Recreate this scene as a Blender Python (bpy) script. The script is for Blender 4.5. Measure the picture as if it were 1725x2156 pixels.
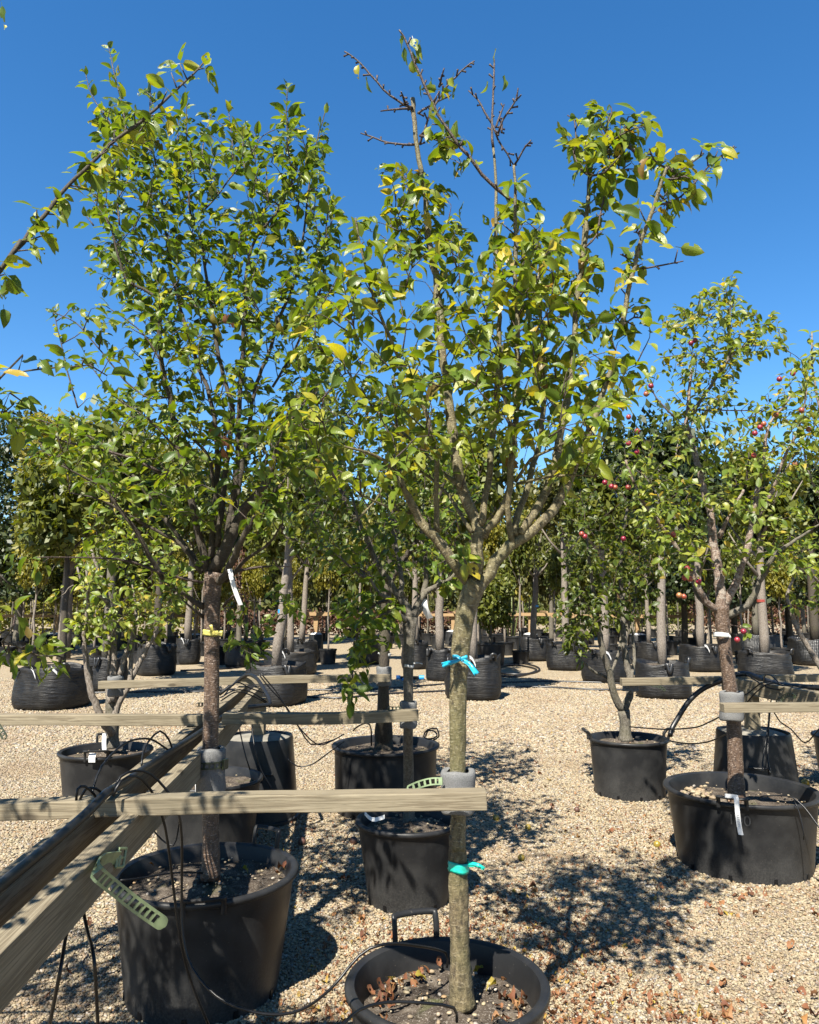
import bpy, math, random
import numpy as np
from mathutils import Vector, Matrix, Quaternion

for o in list(bpy.data.objects):
    bpy.data.objects.remove(o)
S = bpy.context.scene
COL = S.collection
random.seed(7)
RNG = np.random.default_rng(11)
R = math.radians

# ------------------------------------------------------------------ camera
H, PITCH, F, CX, CY = 1.6, R(7.0), 1595.0, 862.5, 1078.0     # picture measured on a 1725 x 2156 grid
cam_d = bpy.data.cameras.new('camera')
cam = bpy.data.objects.new('camera', cam_d); COL.objects.link(cam)
cam.location = (0, 0, H); cam.rotation_euler = (R(90) + PITCH, 0, 0)
cam_d.sensor_fit = 'HORIZONTAL'; cam_d.sensor_width = 36; cam_d.lens = 36 * F / 1725
cam_d.clip_start = 0.05; cam_d.clip_end = 3000
S.camera = cam

# ------------------------------------------------------------------ sky, sun, exposure
SUN_AZ, SUN_EL = R(203), R(52)
W = bpy.data.worlds.new('World'); S.world = W; W.use_nodes = True
nt = W.node_tree; nt.nodes.clear()
sk = nt.nodes.new('ShaderNodeTexSky'); sk.sky_type = 'NISHITA'; sk.sun_disc = False
sk.sun_elevation = SUN_EL; sk.sun_rotation = SUN_AZ
sk.altitude = 0; sk.air_density = 1.0; sk.dust_density = 0.1; sk.ozone_density = 4.0
bg = nt.nodes.new('ShaderNodeBackground'); bg.inputs['Strength'].default_value = 0.060
wo = nt.nodes.new('ShaderNodeOutputWorld')
hs = nt.nodes.new('ShaderNodeHueSaturation'); hs.inputs['Saturation'].default_value = 1.27
nt.links.new(sk.outputs[0], hs.inputs['Color']); nt.links.new(hs.outputs[0], bg.inputs[0]); nt.links.new(bg.outputs[0], wo.inputs[0])
sd = bpy.data.lights.new('sun', 'SUN'); sd.energy = 5.0; sd.angle = R(0.53); sd.color = (1.0, 0.94, 0.83)
sun = bpy.data.objects.new('sun', sd); COL.objects.link(sun)
SUNV = Vector((math.sin(SUN_AZ) * math.cos(SUN_EL), math.cos(SUN_AZ) * math.cos(SUN_EL), math.sin(SUN_EL)))
sun.rotation_euler = (-SUNV).to_track_quat('-Z', 'Y').to_euler(); sun.location = SUNV * 20
S.view_settings.view_transform = 'Standard'; S.view_settings.look = 'None'
S.view_settings.exposure = 1.80; S.view_settings.gamma = 1.0; S.view_settings.use_curve_mapping = False
S.cycles.max_bounces = 6; S.cycles.diffuse_bounces = 2; S.cycles.transmission_bounces = 3

# ------------------------------------------------------------------ picture -> world
cp, sp = math.cos(PITCH), math.sin(PITCH)
def ray(px, py):
    u, v = px - CX, py - CY
    return Vector((u, F * cp + v * sp, F * sp - v * cp))
def at(px, py, Y):
    d = ray(px, py); return Vector((0, 0, H)) + d * (Y / d.y)
def atz(px, py, z):
    d = ray(px, py); return Vector((0, 0, H)) + d * ((z - H) / d.z)
def proj(p):
    y, z = p[1], p[2] - H
    Z = y * cp + z * sp
    return CX + F * p[0] / Z, CY - F * (z * cp - y * sp) / Z, Z
ZK = {'D': (0, 0, 1), 'U1': (631.7, 0, .36618), 'U2': (631.7, 579, .36618), 'U3': (105.3, 52.6, .36618), 'U4': (105.3, 631.7, .36618),
      'U5': (1105.4, 157.9, .35917), 'U6': (1210.7, 579, .29814), 'U7': (0, 263.2, .31749), 'U8': (0, 842.2, .30516),
      'Z1': (0, 1526.6, .3967), 'Z2': (579, 1526.6, .3967), 'Z3': (1105.4, 1316, .35917), 'Z6': (1105.4, 1000.2, .35917),
      'C5': (526.4, 1105.4, .3967), 'G1': (0, 1210.7, .2136), 'G2': (315.8, 1210.7, .2136), 'G3': (631.7, 1210.7, .2136), 'G4': (947.5, 1210.7, .2136)}
def cv(k, p):
    a, b, s = ZK[k]; return (a + s * p[0], b + s * p[1])

# ------------------------------------------------------------------ node helpers
class N:
    def __init__(s, name):
        s.m = bpy.data.materials.new(name); s.m.use_nodes = True
        s.t = s.m.node_tree; s.t.nodes.clear()
        s.out = s.t.nodes.new('ShaderNodeOutputMaterial')
    def n(s, typ, ins=None, **kw):
        x = s.t.nodes.new('ShaderNode' + typ)
        for k, v in kw.items(): setattr(x, k, v)
        for k, v in (ins or {}).items(): s.set(x.inputs[k], v)
        return x
    def set(s, sock, v):
        if hasattr(v, 'is_output'): s.t.links.new(v, sock)
        elif hasattr(v, 'outputs'): s.t.links.new(v.outputs[0], sock)
        else:
            if isinstance(v, (tuple, list)) and len(v) == 3 and sock.type == 'RGBA': v = (*v, 1)
            sock.default_value = v
    def math(s, op, a, b=0.0, c=0.0, clamp=False):
        x = s.n('Math', operation=op, use_clamp=clamp)
        s.set(x.inputs[0], a); s.set(x.inputs[1], b)
        if op in ('MULTIPLY_ADD', 'SMOOTH_MIN'): s.set(x.inputs[2], c)
        return x.outputs[0]
    def ramp(s, f, stops, interp='LINEAR'):
        x = s.n('ValToRGB'); s.set(x.inputs[0], f); cr = x.color_ramp; cr.interpolation = interp
        while len(cr.elements) > 1: cr.elements.remove(cr.elements[-1])
        cr.elements[0].position = stops[0][0]; cr.elements[0].color = col4(stops[0][1])
        for p, c in stops[1:]:
            e = cr.elements.new(p); e.color = col4(c)
        return x.outputs[0]
    def mix(s, f, a, b, blend='MIX'):
        x = s.n('Mix', data_type='RGBA', blend_type=blend)
        s.set(x.inputs[0], f); s.set(x.inputs[6], a); s.set(x.inputs[7], b)
        return x.outputs[2]
    def noise(s, vec, scale, detail=4, rough=.55, dist=0):
        x = s.n('TexNoise', {'Scale': scale, 'Detail': detail, 'Roughness': rough, 'Distortion': dist})
        if vec is not None: s.set(x.inputs['Vector'], vec)
        return x
    def map(s, vec, scale=(1, 1, 1), loc=(0, 0, 0), rot=(0, 0, 0)):
        x = s.n('Mapping', {'Scale': scale, 'Location': loc, 'Rotation': rot}); s.set(x.inputs['Vector'], vec); return x.outputs[0]
    def bump(s, h, strength, dist=.01, normal=None):
        x = s.n('Bump', {'Strength': strength, 'Distance': dist}); s.set(x.inputs['Height'], h)
        if normal is not None: s.set(x.inputs['Normal'], normal)
        return x.outputs[0]
    def pbr(s, color, rough=.6, bump=None, spec=.5, **kw):
        color = s.mix(1.0, color if not isinstance(color, (int, float)) else (color,) * 3, (ALB,) * 3, 'MULTIPLY')
        b = s.n('BsdfPrincipled'); s.set(b.inputs['Base Color'], color); s.set(b.inputs['Roughness'], rough)
        b.inputs['Specular IOR Level'].default_value = spec
        if bump is not None: s.set(b.inputs['Normal'], bump)
        for k, v in kw.items(): s.set(b.inputs[k.replace('_', ' ')], v)
        return b
    def fin(s, sh):
        s.t.links.new(sh.outputs[0] if hasattr(sh, 'outputs') else sh, s.out.inputs[0]); return s.m
def col4(c):
    return (*c, 1) if isinstance(c, (tuple, list)) and len(c) == 3 else ((c, c, c, 1) if not isinstance(c, (tuple, list)) else c)

ALB = .43          # base colours below were mixed on a bright scale; this brings them to real-world albedo
M = {}
STONES = [(0, (.175, .145, .115)), (.1, (.29, .235, .165)), (.25, (.44, .335, .21)), (.42, (.52, .42, .255)), (.58, (.57, .48, .31)), (.72, (.61, .53, .37)),
          (.82, (.47, .30, .145)), (.89, (.73, .66, .56)), (.95, (.31, .285, .255)), (1, (.48, .27, .13))]
def mk_materials():
    # ---- gravel stones (one colour per stone)
    a = N('gravel_stone'); oi = a.n('ObjectInfo'); tc = a.n('TexCoord')
    at_ = a.n('Attribute', attribute_name='rnd')
    r = a.math('FRACT', a.math('ADD', oi.outputs['Random'], at_.outputs['Fac']))
    c = a.ramp(r, STONES)
    loc = a.noise(oi.outputs['Location'], 1.1, 4, .6)
    c = a.mix(a.ramp(loc.outputs[0], [(.48, 0), (.72, .5)]), c, (.34, .22, .12))
    nz = a.noise(tc.outputs['Object'], 180, 3)
    c = a.mix(.35, c, a.ramp(nz.outputs[0], [(.3, .45), (.7, 1)]), 'MULTIPLY')
    M['stone'] = a.fin(a.pbr(c, .62, a.bump(nz.outputs[0], .25, .002), spec=.35))
    # ---- ground sheet
    a = N('gravel_ground'); geo = a.n('NewGeometry'); pos = geo.outputs['Position']
    wob = a.noise(pos, 9, 2)
    v = a.n('TexVoronoi', {'Scale': 52.0, 'Randomness': 1.0}, feature='F1'); a.set(v.inputs['Vector'], pos)
    sep = a.n('SeparateColor'); a.set(sep.inputs[0], v.outputs['Color'])
    c = a.ramp(sep.outputs[0], STONES)
    big = a.noise(pos, .35, 4); mid = a.noise(pos, 2.2, 4)
    c = a.mix(a.ramp(big.outputs[0], [(.45, 0), (.75, .55)]), c, (.46, .36, .24), 'MIX')
    c = a.mix(a.ramp(mid.outputs[0], [(.5, 0), (.8, .4)]), c, (.42, .33, .22), 'MIX')
    h = a.math('SUBTRACT', 1.0, v.outputs['Distance'])
    M['ground'] = a.fin(a.pbr(c, .75, a.bump(h, .9, .012), spec=.25))
    # ---- plastic pots
    a = N('black_plastic'); tc = a.n('TexCoord'); g = a.n('NewGeometry'); p = tc.outputs['Object']
    n1 = a.noise(p, 7, 5); n2 = a.noise(p, 120, 2); n3 = a.noise(a.map(p, (3, 3, 60)), 4, 3)
    sepz = a.n('SeparateXYZ'); a.set(sepz.inputs[0], p)
    low = a.math('SUBTRACT', 1.0, a.math('MULTIPLY', sepz.outputs[2], 4.0), clamp=True)
    dust = a.math('MULTIPLY', a.ramp(n1.outputs[0], [(.42, 0), (.75, 1)]), .5)
    dust = a.math('ADD', dust, a.math('MULTIPLY', low, a.ramp(n2.outputs[0], [(.35, .15), (.7, .9)])), clamp=True)
    c = a.mix(dust, (.026, .0265, .028), (.09, .088, .084))
    sp_ = a.n('TexVoronoi', {'Scale': 46.0}); a.set(sp_.inputs['Vector'], p)
    c = a.mix(a.ramp(sp_.outputs['Distance'], [(.05, .6), (.09, 0)]), c, (.20, .18, .15))
    sc = a.n('TexWave', {'Scale': 2.3, 'Distortion': 14.0, 'Detail': 3.0, 'Detail Scale': 1.2}, bands_direction='DIAGONAL'); a.set(sc.inputs['Vector'], p)
    scr = a.math('MULTIPLY', a.ramp(sc.outputs[1], [(.975, 0), (1, .55)]), a.ramp(n1.outputs[0], [(.5, 0), (.6, 1)]))
    M['plastic'] = a.fin(a.pbr(c, a.ramp(n1.outputs[0], [(.3, .33), (.7, .5)]), a.bump(n2.outputs[0], .12, .002), spec=.2))
    # ---- bags
    a = N('woven_black_fabric'); tc = a.n('TexCoord'); p = tc.outputs['Object']
    n1 = a.noise(a.map(p, (2, 2, 16)), 2.5, 5, .6); n2 = a.noise(p, 6, 4)
    c = a.mix(a.ramp(n2.outputs[0], [(.4, 0), (.75, .8)]), (.016, .016, .017), (.05, .046, .04))
    c = a.mix(a.ramp(n1.outputs[0], [(.55, 0), (.75, .35)]), c, (.085, .08, .075))
    M['bag'] = a.fin(a.pbr(c, a.ramp(n2.outputs[0], [(.3, .36), (.7, .58)]), a.bump(n1.outputs[0], .5, .03), spec=.3))
    # ---- air pot mesh
    a = N('dimpled_black_plastic'); tc = a.n('TexCoord')
    v = a.n('TexVoronoi', {'Scale': 26.0, 'Randomness': 0.0}); a.set(v.inputs['Vector'], a.map(tc.outputs['Object'], (1, 1, 1), rot=(0, 0, .78)))
    M['airpot'] = a.fin(a.pbr(a.ramp(v.outputs['Distance'], [(.2, .045), (.5, .012)]), .45, a.bump(v.outputs['Distance'], .8, .02)))
    # ---- soil
    a = N('potting_soil'); tc = a.n('TexCoord'); g = a.n('NewGeometry'); p = g.outputs['Position']
    n1 = a.noise(p, 14, 6, .7); n2 = a.noise(p, 160, 3, .7); n3 = a.noise(p, 5, 3)
    c = a.ramp(n1.outputs[0], [(.3, (.045, .033, .024)), (.5, (.115, .09, .068)), (.7, (.26, .215, .165))])
    c = a.mix(a.ramp(n2.outputs[0], [(.56, 0), (.64, .75)]), c, (.46, .41, .35))
    c = a.mix(a.ramp(n3.outputs[0], [(.60, 0), (.72, .6)]), c, (.085, .105, .025))
    M['soil'] = a.fin(a.pbr(c, .95, a.bump(n2.outputs[0], .7, .006, a.bump(n1.outputs[0], .6, .02)), spec=.15))
    # ---- concrete
    a = N('concrete'); g = a.n('NewGeometry'); n1 = a.noise(g.outputs['Position'], 12, 6, .65)
    M['concrete'] = a.fin(a.pbr(a.ramp(n1.outputs[0], [(.3, (.22, .20, .16)), (.7, (.42, .39, .32))]), .9, a.bump(n1.outputs[0], .4, .01)))
    # ---- timber
    for nm, lo, hi, gr in (('timber_weathered', (.21, .165, .105), (.43, .365, .25), (.22, .19, .125)), ('timber_new', (.46, .27, .12), (.66, .46, .25), (.55, .38, .20))):
        a = N(nm); tc = a.n('TexCoord'); p = tc.outputs['Object']
        off = a.n('ObjectInfo'); lc = a.n('VectorMath', operation='ADD'); a.set(lc.inputs[0], p)
        cb = a.n('CombineXYZ'); a.set(cb.inputs[0], a.math('MULTIPLY', off.outputs['Random'], 30.0)); a.set(cb.inputs[1], off.outputs['Random']); a.set(lc.inputs[1], cb)
        st = a.map(lc.outputs[0], (.35, 17, 17))
        w = a.n('TexNoise', {'Scale': 2.6, 'Detail': 5.0, 'Roughness': .6, 'Distortion': 1.6}); a.set(w.inputs['Vector'], st)
        fine = a.noise(a.map(lc.outputs[0], (3, 120, 120)), 3, 3)
        c = a.ramp(w.outputs[0], [(.28, lo), (.45, hi), (.52, lo), (.62, hi), (.75, tuple(.75 * x for x in hi))])
        blot = a.noise(lc.outputs[0], 3.2, 4)
        c = a.mix(a.ramp(blot.outputs[0], [(.45, 0), (.7, .55)]), c, gr)
        kn = a.n('TexVoronoi', {'Scale': 2.3}); a.set(kn.inputs['Vector'], a.map(lc.outputs[0], (1.2, 3, 3)))
        c = a.mix(a.ramp(kn.outputs['Distance'], [(.06, .85), (.11, 0)]), c, tuple(.45 * x for x in lo))
        c = a.mix(a.ramp(fine.outputs[0], [(.62, 0), (.72, .6)]), c, tuple(.3 * x for x in lo))
        M[nm] = a.fin(a.pbr(c, .8, a.bump(fine.outputs[0], .35, .002, a.bump(w.outputs[0], .3, .004)), spec=.25))
    # ---- simple ones
    def simple(nm, c, rough, spec=.5, bscale=None, bst=.2, **kw):
        a = N(nm); b = None; cc = c
        if bscale:
            g = a.n('NewGeometry'); n1 = a.noise(g.outputs['Position'], bscale, 3)
            b = a.bump(n1.outputs[0], bst, .003); cc = a.mix(a.ramp(n1.outputs[0], [(.35, 0), (.7, 1)]), tuple(.7 * x for x in c), tuple(min(1, 1.15 * x) for x in c))
        M[nm] = a.fin(a.pbr(cc, rough, b, spec, **kw))
    simple('hose_black', (.008, .008, .009), .38, .3)
    simple('hose_big', (.018, .018, .019), .42, bscale=40, bst=.1)
    simple('foam_grey', (.30, .30, .295), .85, .2, 300, 1.0)
    simple('strap_green', (.36, .46, .24), .42, bscale=30, bst=.08)
    simple('strap_dark', (.055, .075, .035), .45, bscale=30, bst=.08)
    simple('label_white', (1.5, 1.51, 1.5), .5, bscale=60, bst=.05)
    simple('label_print', (.6, .6, .62), .5)
    simple('ribbon_blue', (.02, .62, 1.0), .35, bscale=60, bst=.5)
    simple('ribbon_teal', (.02, .85, .64), .35, bscale=60, bst=.5)
    simple('ribbon_yellow', (.75, .68, .16), .5, bscale=60, bst=.4)
    simple('ribbon_pale', (1.1, 1.12, 1.05), .5, bscale=60, bst=.4)
    simple('nut_blue', (.03, .42, 1.0), .4)
    simple('scratch_grey', (.10, .098, .095), .6)
    simple('cane', (.24, .28, .09), .5, bscale=20)
    simple('fruit_yellow', (.46, .33, .05), .4, bscale=90)
    simple('fruit_brown', (.16, .07, .045), .6, bscale=90)
    # ---- plum
    a = N('plum_skin'); oi = a.n('ObjectInfo'); g = a.n('NewGeometry'); n1 = a.noise(g.outputs['Position'], 26, 3)
    r = a.math('ADD', a.math('MULTIPLY', n1.outputs[0], .5), a.math('MULTIPLY', oi.outputs['Random'], .65))
    c = a.ramp(r, [(.2, (.30, .010, .04)), (.5, (.42, .03, .055)), (.75, (.46, .11, .05)), (.95, (.52, .26, .09))])
    M['plum'] = a.fin(a.pbr(c, .38, None, .5, Subsurface_Weight=.05))
    # ---- bark
    def bark(nm, base, dark, light, lent, moss=0, peel=0, glossy=.6):
        a = N(nm); tc = a.n('TexCoord'); uv = tc.outputs['UV']
        g = a.n('NewGeometry'); p = g.outputs['Position']
        n1 = a.noise(a.map(p, (1, 1, .5)), 75, 6, .7); n2 = a.noise(a.map(uv, (30, 130, 1)), 1, 3, .6); n3 = a.noise(p, 7, 4)
        c = a.ramp(n1.outputs[0], [(.36, dark), (.52, base), (.68, light)])
        n4 = a.noise(a.map(uv, (42, 170, 1)), 1, 3, .6)
        l = a.ramp(n4.outputs[0], [(.56, 0), (.60, lent)])
        c = a.mix(l, c, tuple(min(1, x * 1.4 + .14) for x in light))
        if moss: c = a.mix(a.ramp(n3.outputs[0], [(.42, 0), (.66, moss)]), c, (.15, .155, .045))
        if peel:
            n5 = a.noise(a.map(uv, (12, 26, 1)), 1, 4, .7)
            c = a.mix(a.ramp(n5.outputs[0], [(.52, 0), (.58, peel)]), c, (.62, .55, .46))
        h = a.math('ADD', n1.outputs[0], a.math('MULTIPLY', l, .5))
        M[nm] = a.fin(a.pbr(c, glossy, a.bump(n2.outputs[0], .35, .004, a.bump(h, .9, .008)), spec=.4))
    bark('bark_olive', (.23, .185, .085), (.085, .066, .034), (.40, .34, .18), .55, moss=.5)
    bark('bark_rough', (.225, .17, .09), (.07, .052, .03), (.40, .32, .18), .3, moss=.4, glossy=.85)
    bark('bark_brown', (.165, .10, .062), (.07, .043, .03), (.28, .19, .13), .95, glossy=.45)
    bark('bark_silver', (.30, .20, .145), (.12, .078, .055), (.48, .39, .31), .7, peel=.75, glossy=.55)
    bark('bark_grey', (.19, .165, .125), (.10, .085, .065), (.30, .27, .22), .3, moss=.2, glossy=.8)
    bark('bark_pale', (.33, .275, .22), (.16, .125, .095), (.46, .41, .35), .3, glossy=.85)
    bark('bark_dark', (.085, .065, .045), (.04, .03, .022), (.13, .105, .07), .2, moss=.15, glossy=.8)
    bark('bark_twig', (.085, .05, .035), (.045, .027, .02), (.13, .085, .06), .2, glossy=.5)
    # ---- leaves
    def leaf(nm, stops, veins=True, trans=.40, rough=.38, tmul=(.80, .78, .20)):
        a = N(nm); oi = a.n('ObjectInfo'); at_ = a.n('Attribute', attribute_name='rnd')
        r = a.math('FRACT', a.math('ADD', oi.outputs['Random'], at_.outputs['Fac']))
        c = a.ramp(r, stops); bmp = None
        if veins:
            tc = a.n('TexCoord'); sx = a.n('SeparateXYZ'); a.set(sx.inputs[0], tc.outputs['UV'])
            u = a.math('ABSOLUTE', a.math('SUBTRACT', sx.outputs[0], .5))
            mid = a.ramp(u, [(.012, 1), (.035, 0)])
            ph = a.math('SUBTRACT', a.math('MULTIPLY', sx.outputs[1], 8.0), a.math('MULTIPLY', u, 6.0))
            tri = a.math('PINGPONG', ph, .5)
            side = a.ramp(tri, [(.03, 1), (.10, 0)])
            vn = a.math('MAXIMUM', mid, a.math('MULTIPLY', side, .6))
            cell = a.n('TexVoronoi', {'Scale': 1.0}, feature='DISTANCE_TO_EDGE'); a.set(cell.inputs['Vector'], a.map(tc.outputs['UV'], (8, 12, 1)))
            c = a.mix(a.math('MULTIPLY', vn, .45), c, (.22, .27, .06))
            g = a.n('NewGeometry'); nz = a.noise(g.outputs['Position'], 55, 3)
            edge = a.math('MULTIPLY', a.ramp(u, [(.25, 0), (.5, 1)]), a.ramp(nz.outputs[0], [(.52, 0), (.62, 1)]))
            tip = a.math('MULTIPLY', a.ramp(sx.outputs[1], [(.75, 0), (1, 1)]), a.ramp(nz.outputs[0], [(.46, 0), (.6, 1)]))
            br = a.math('MULTIPLY', a.math('MAXIMUM', edge, tip), .7)
            c = a.mix(br, c, (.22, .115, .035))
            hh = a.math('SUBTRACT', a.math('MULTIPLY', a.ramp(cell.outputs['Distance'], [(0, 0), (.25, 1)]), .5), vn)
            bmp = a.bump(hh, .22, .0015)
        b = a.pbr(c, rough, bmp, .33)
        tr = a.n('BsdfTranslucent'); a.set(tr.inputs['Color'], a.mix(1.0, c, tmul, 'MULTIPLY'))
        if bmp is not None: a.set(tr.inputs['Normal'], bmp)
        mx = a.n('MixShader', {0: trans}); a.t.links.new(b.outputs[0], mx.inputs[1]); a.t.links.new(tr.outputs[0], mx.inputs[2])
        M[nm] = a.fin(mx)
    leaf('leaf_plum', [(0, (0.131, 0.217, 0.025)), (.25, (0.184, 0.283, 0.029)), (.5, (0.254, 0.345, 0.033)), (.72, (0.331, 0.405, 0.043)), (.87, (0.432, 0.474, 0.053)), (.94, (0.617, 0.566, 0.063)), (.975, (0.756, 0.597, 0.056)), (.99, (0.401, 0.199, 0.071)), (1, (0.131, 0.215, 0.025))])
    leaf('leaf_green', [(0, (0.099, 0.182, 0.024)), (.35, (0.149, 0.245, 0.029)), (.65, (0.230, 0.334, 0.034)), (.92, (0.329, 0.405, 0.044)), (.972, (0.526, 0.505, 0.060)), (.985, (0.718, 0.686, 0.067)), (1, (0.099, 0.182, 0.024))])
    leaf('leaf_pale', [(0, (0.149, 0.236, 0.035)), (.3, (0.230, 0.330, 0.048)), (.6, (0.340, 0.424, 0.065)), (.90, (0.480, 0.511, 0.097)), (.965, (0.761, 0.545, 0.079)), (1, (0.160, 0.226, 0.034))])
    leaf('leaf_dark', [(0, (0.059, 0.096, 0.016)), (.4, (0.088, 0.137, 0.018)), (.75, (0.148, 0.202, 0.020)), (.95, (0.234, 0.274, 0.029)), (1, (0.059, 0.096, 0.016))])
    leaf('leaf_far_green', [(0, (0.094, 0.133, 0.020)), (.4, (0.156, 0.187, 0.025)), (.8, (0.240, 0.250, 0.032)), (1, (0.094, 0.133, 0.020))], False, .3, .5)
    leaf('leaf_far_yellow', [(0, (0.185, 0.196, 0.022)), (.4, (0.288, 0.272, 0.032)), (.8, (0.408, 0.343, 0.039)), (1, (0.204, 0.203, 0.022))], False, .3, .5)
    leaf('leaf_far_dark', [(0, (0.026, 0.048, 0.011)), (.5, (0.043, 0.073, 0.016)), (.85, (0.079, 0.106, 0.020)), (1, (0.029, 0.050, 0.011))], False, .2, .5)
    leaf('leaf_far_rust', [(0, (.12, .05, .03)), (.5, (.17, .075, .04)), (.85, (.22, .12, .06)), (1, (.12, .05, .03))], False, .2, .6)
    leaf('leaf_far_olive', [(0, (0.103, 0.122, 0.030)), (.5, (0.154, 0.163, 0.046)), (.85, (0.223, 0.213, 0.062)), (1, (0.103, 0.122, 0.030))], False, .3, .5)
    leaf('leaf_fallen', [(0, (0.150, 0.046, 0.023)), (.3, (0.259, 0.085, 0.036)), (.55, (0.341, 0.130, 0.058)), (.75, (0.437, 0.221, 0.091)), (.88, (0.410, 0.156, 0.065)), (.95, (0.620, 0.442, 0.078)), (1, (0.150, 0.046, 0.023))], True, .12, .7)
    leaf('leaf_yellow', [(0, (.50, .40, .05)), (1, (.55, .42, .08))], True, .3, .5)
mk_materials()

# ------------------------------------------------------------------ mesh helpers
def fast_mesh(name, verts, loops, starts, totals, mat, uv=None, rnd=None, smooth=True):
    me = bpy.data.meshes.new(name)
    verts = np.asarray(verts, np.float32); loops = np.asarray(loops, np.int32)
    me.vertices.add(len(verts)); me.vertices.foreach_set('co', verts.ravel())
    me.loops.add(len(loops)); me.loops.foreach_set('vertex_index', loops)
    me.polygons.add(len(starts)); me.polygons.foreach_set('loop_start', np.asarray(starts, np.int32))
    try: me.polygons.foreach_set('loop_total', np.asarray(totals, np.int32))
    except Exception: pass
    if smooth: me.polygons.foreach_set('use_smooth', np.ones(len(starts), bool))
    if uv is not None:
        l = me.uv_layers.new(name='UVMap'); l.data.foreach_set('uv', np.asarray(uv, np.float32).ravel())
    if rnd is not None:
        at_ = me.attributes.new('rnd', 'FLOAT', 'POINT'); at_.data.foreach_set('value', np.asarray(rnd, np.float32))
    me.materials.append(mat)
    me.update(calc_edges=True); me.validate()
    return me

class MB:
    """collects polygons; builds ONE mesh object"""
    def __init__(s): s.v = []; s.f = []; s.uv = {}; s.mi = []; s.cur = 0
    def poly(s, f, uv=None):
        if uv: s.uv[len(s.f)] = uv
        s.f.append(tuple(f)); s.mi.append(s.cur)
    def box(s, x0, x1, y0, y1, z0, z1, mat=None):
        b = len(s.v)
        pts = [(x0, y0, z0), (x1, y0, z0), (x1, y1, z0), (x0, y1, z0), (x0, y0, z1), (x1, y0, z1), (x1, y1, z1), (x0, y1, z1)]
        s.v += [tuple((mat @ Vector(p))) if mat else p for p in pts]
        for f in ((0, 3, 2, 1), (4, 5, 6, 7), (0, 1, 5, 4), (1, 2, 6, 5), (2, 3, 7, 6), (3, 0, 4, 7)): s.poly([b + i for i in f])
    def tube(s, pts, rad, sides=8, rough=0.0, cap=True, rseed=0, flat=1.0, lump=0.0):
        pts = [Vector(p) for p in pts]; n = len(pts)
        if not hasattr(rad, '__len__'): rad = [rad] * n
        t0 = (pts[1] - pts[0]).normalized()
        up = Vector((0, 1, 0)) if abs(t0.y) < .9 else Vector((1, 0, 0))
        nrm = (up - t0 * up.dot(t0)).normalized()
        b = len(s.v); dist = 0; rr = random.Random(rseed); vs = [0]
        for i, p in enumerate(pts):
            t = (pts[min(i + 1, n - 1)] - pts[max(i - 1, 0)]).normalized()
            nrm = (nrm - t * nrm.dot(t)).normalized(); bi = t.cross(nrm)
            if i: dist += (p - pts[i - 1]).length; vs.append(dist)
            for k in range(sides):
                a = 2 * math.pi * k / sides
                q = rad[i] * (1 + (rr.uniform(-rough, rough) if rough else 0) + (lump * (math.sin(2 * a + dist * 9 + 1) * .6 + math.sin(3 * a - dist * 17) * .4 + .5 * math.sin(5 * a + dist * 31) * math.sin(dist * 23)) if lump else 0))
                s.v.append(tuple(p + nrm * (math.cos(a) * q) + bi * (math.sin(a) * q * flat)))
        circ = 2 * math.pi * max(rad)
        for i in range(n - 1):
            for k in range(sides):
                k2 = (k + 1) % sides
                s.poly((b + i * sides + k, b + i * sides + k2, b + (i + 1) * sides + k2, b + (i + 1) * sides + k),
                       [(k / sides * circ, vs[i]), ((k + 1) / sides * circ, vs[i]), ((k + 1) / sides * circ, vs[i + 1]), (k / sides * circ, vs[i + 1])])
        if cap:
            s.poly([b + k for k in range(sides)][::-1]); s.poly([b + (n - 1) * sides + k for k in range(sides)])
    def lathe(s, prof, seg=40, rfun=None, c=(0, 0), cap0=False, cap1=False):
        """prof: (r, z) list; rfun(angle, r, z, i) -> (r, z)"""
        b = len(s.v); n = len(prof)
        for i, (r, z) in enumerate(prof):
            for k in range(seg):
                a = 2 * math.pi * k / seg
                rr, zz = rfun(a, r, z, i) if rfun else (r, z)
                s.v.append((c[0] + math.cos(a) * rr, c[1] + math.sin(a) * rr, zz))
        for i in range(n - 1):
            for k in range(seg):
                k2 = (k + 1) % seg
                s.poly((b + i * seg + k, b + i * seg + k2, b + (i + 1) * seg + k2, b + (i + 1) * seg + k))
        if cap0: s.poly([b + k for k in range(seg)][::-1])
        if cap1: s.poly([b + (n - 1) * seg + k for k in range(seg)])
    def build(s, name, mat, parent=None, smooth=True, auto=None, origin=None, bevel=0):
        if not s.f: return None
        v = np.array(s.v, float)
        if origin is not None: v = v - np.array(origin)
        me = bpy.data.meshes.new(name)
        me.from_pydata([tuple(x) for x in v], [], s.f)
        if s.uv:
            l = me.uv_layers.new(name='UVMap'); uvs = np.zeros((len(me.loops), 2), np.float32)
            li = 0
            for i, f in enumerate(s.f):
                u = s.uv.get(i)
                if u: uvs[li:li + len(f)] = u
                li += len(f)
            l.data.foreach_set('uv', uvs.ravel())
        for m in (mat if isinstance(mat, list) else [mat]): me.materials.append(m)
        if isinstance(mat, list): me.polygons.foreach_set('material_index', np.array(s.mi, np.int32))
        if smooth: me.polygons.foreach_set('use_smooth', np.ones(len(me.polygons), bool))
        if auto is not None: me.set_sharp_from_angle(angle=R(auto))
        o = bpy.data.objects.new(name, me); COL.objects.link(o)
        if parent: o.parent = parent
        if bevel:
            m = o.modifiers.new('bevel', 'BEVEL'); m.width = bevel; m.segments = 2; m.limit_method = 'ANGLE'; m.angle_limit = R(50)
        return o

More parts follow.
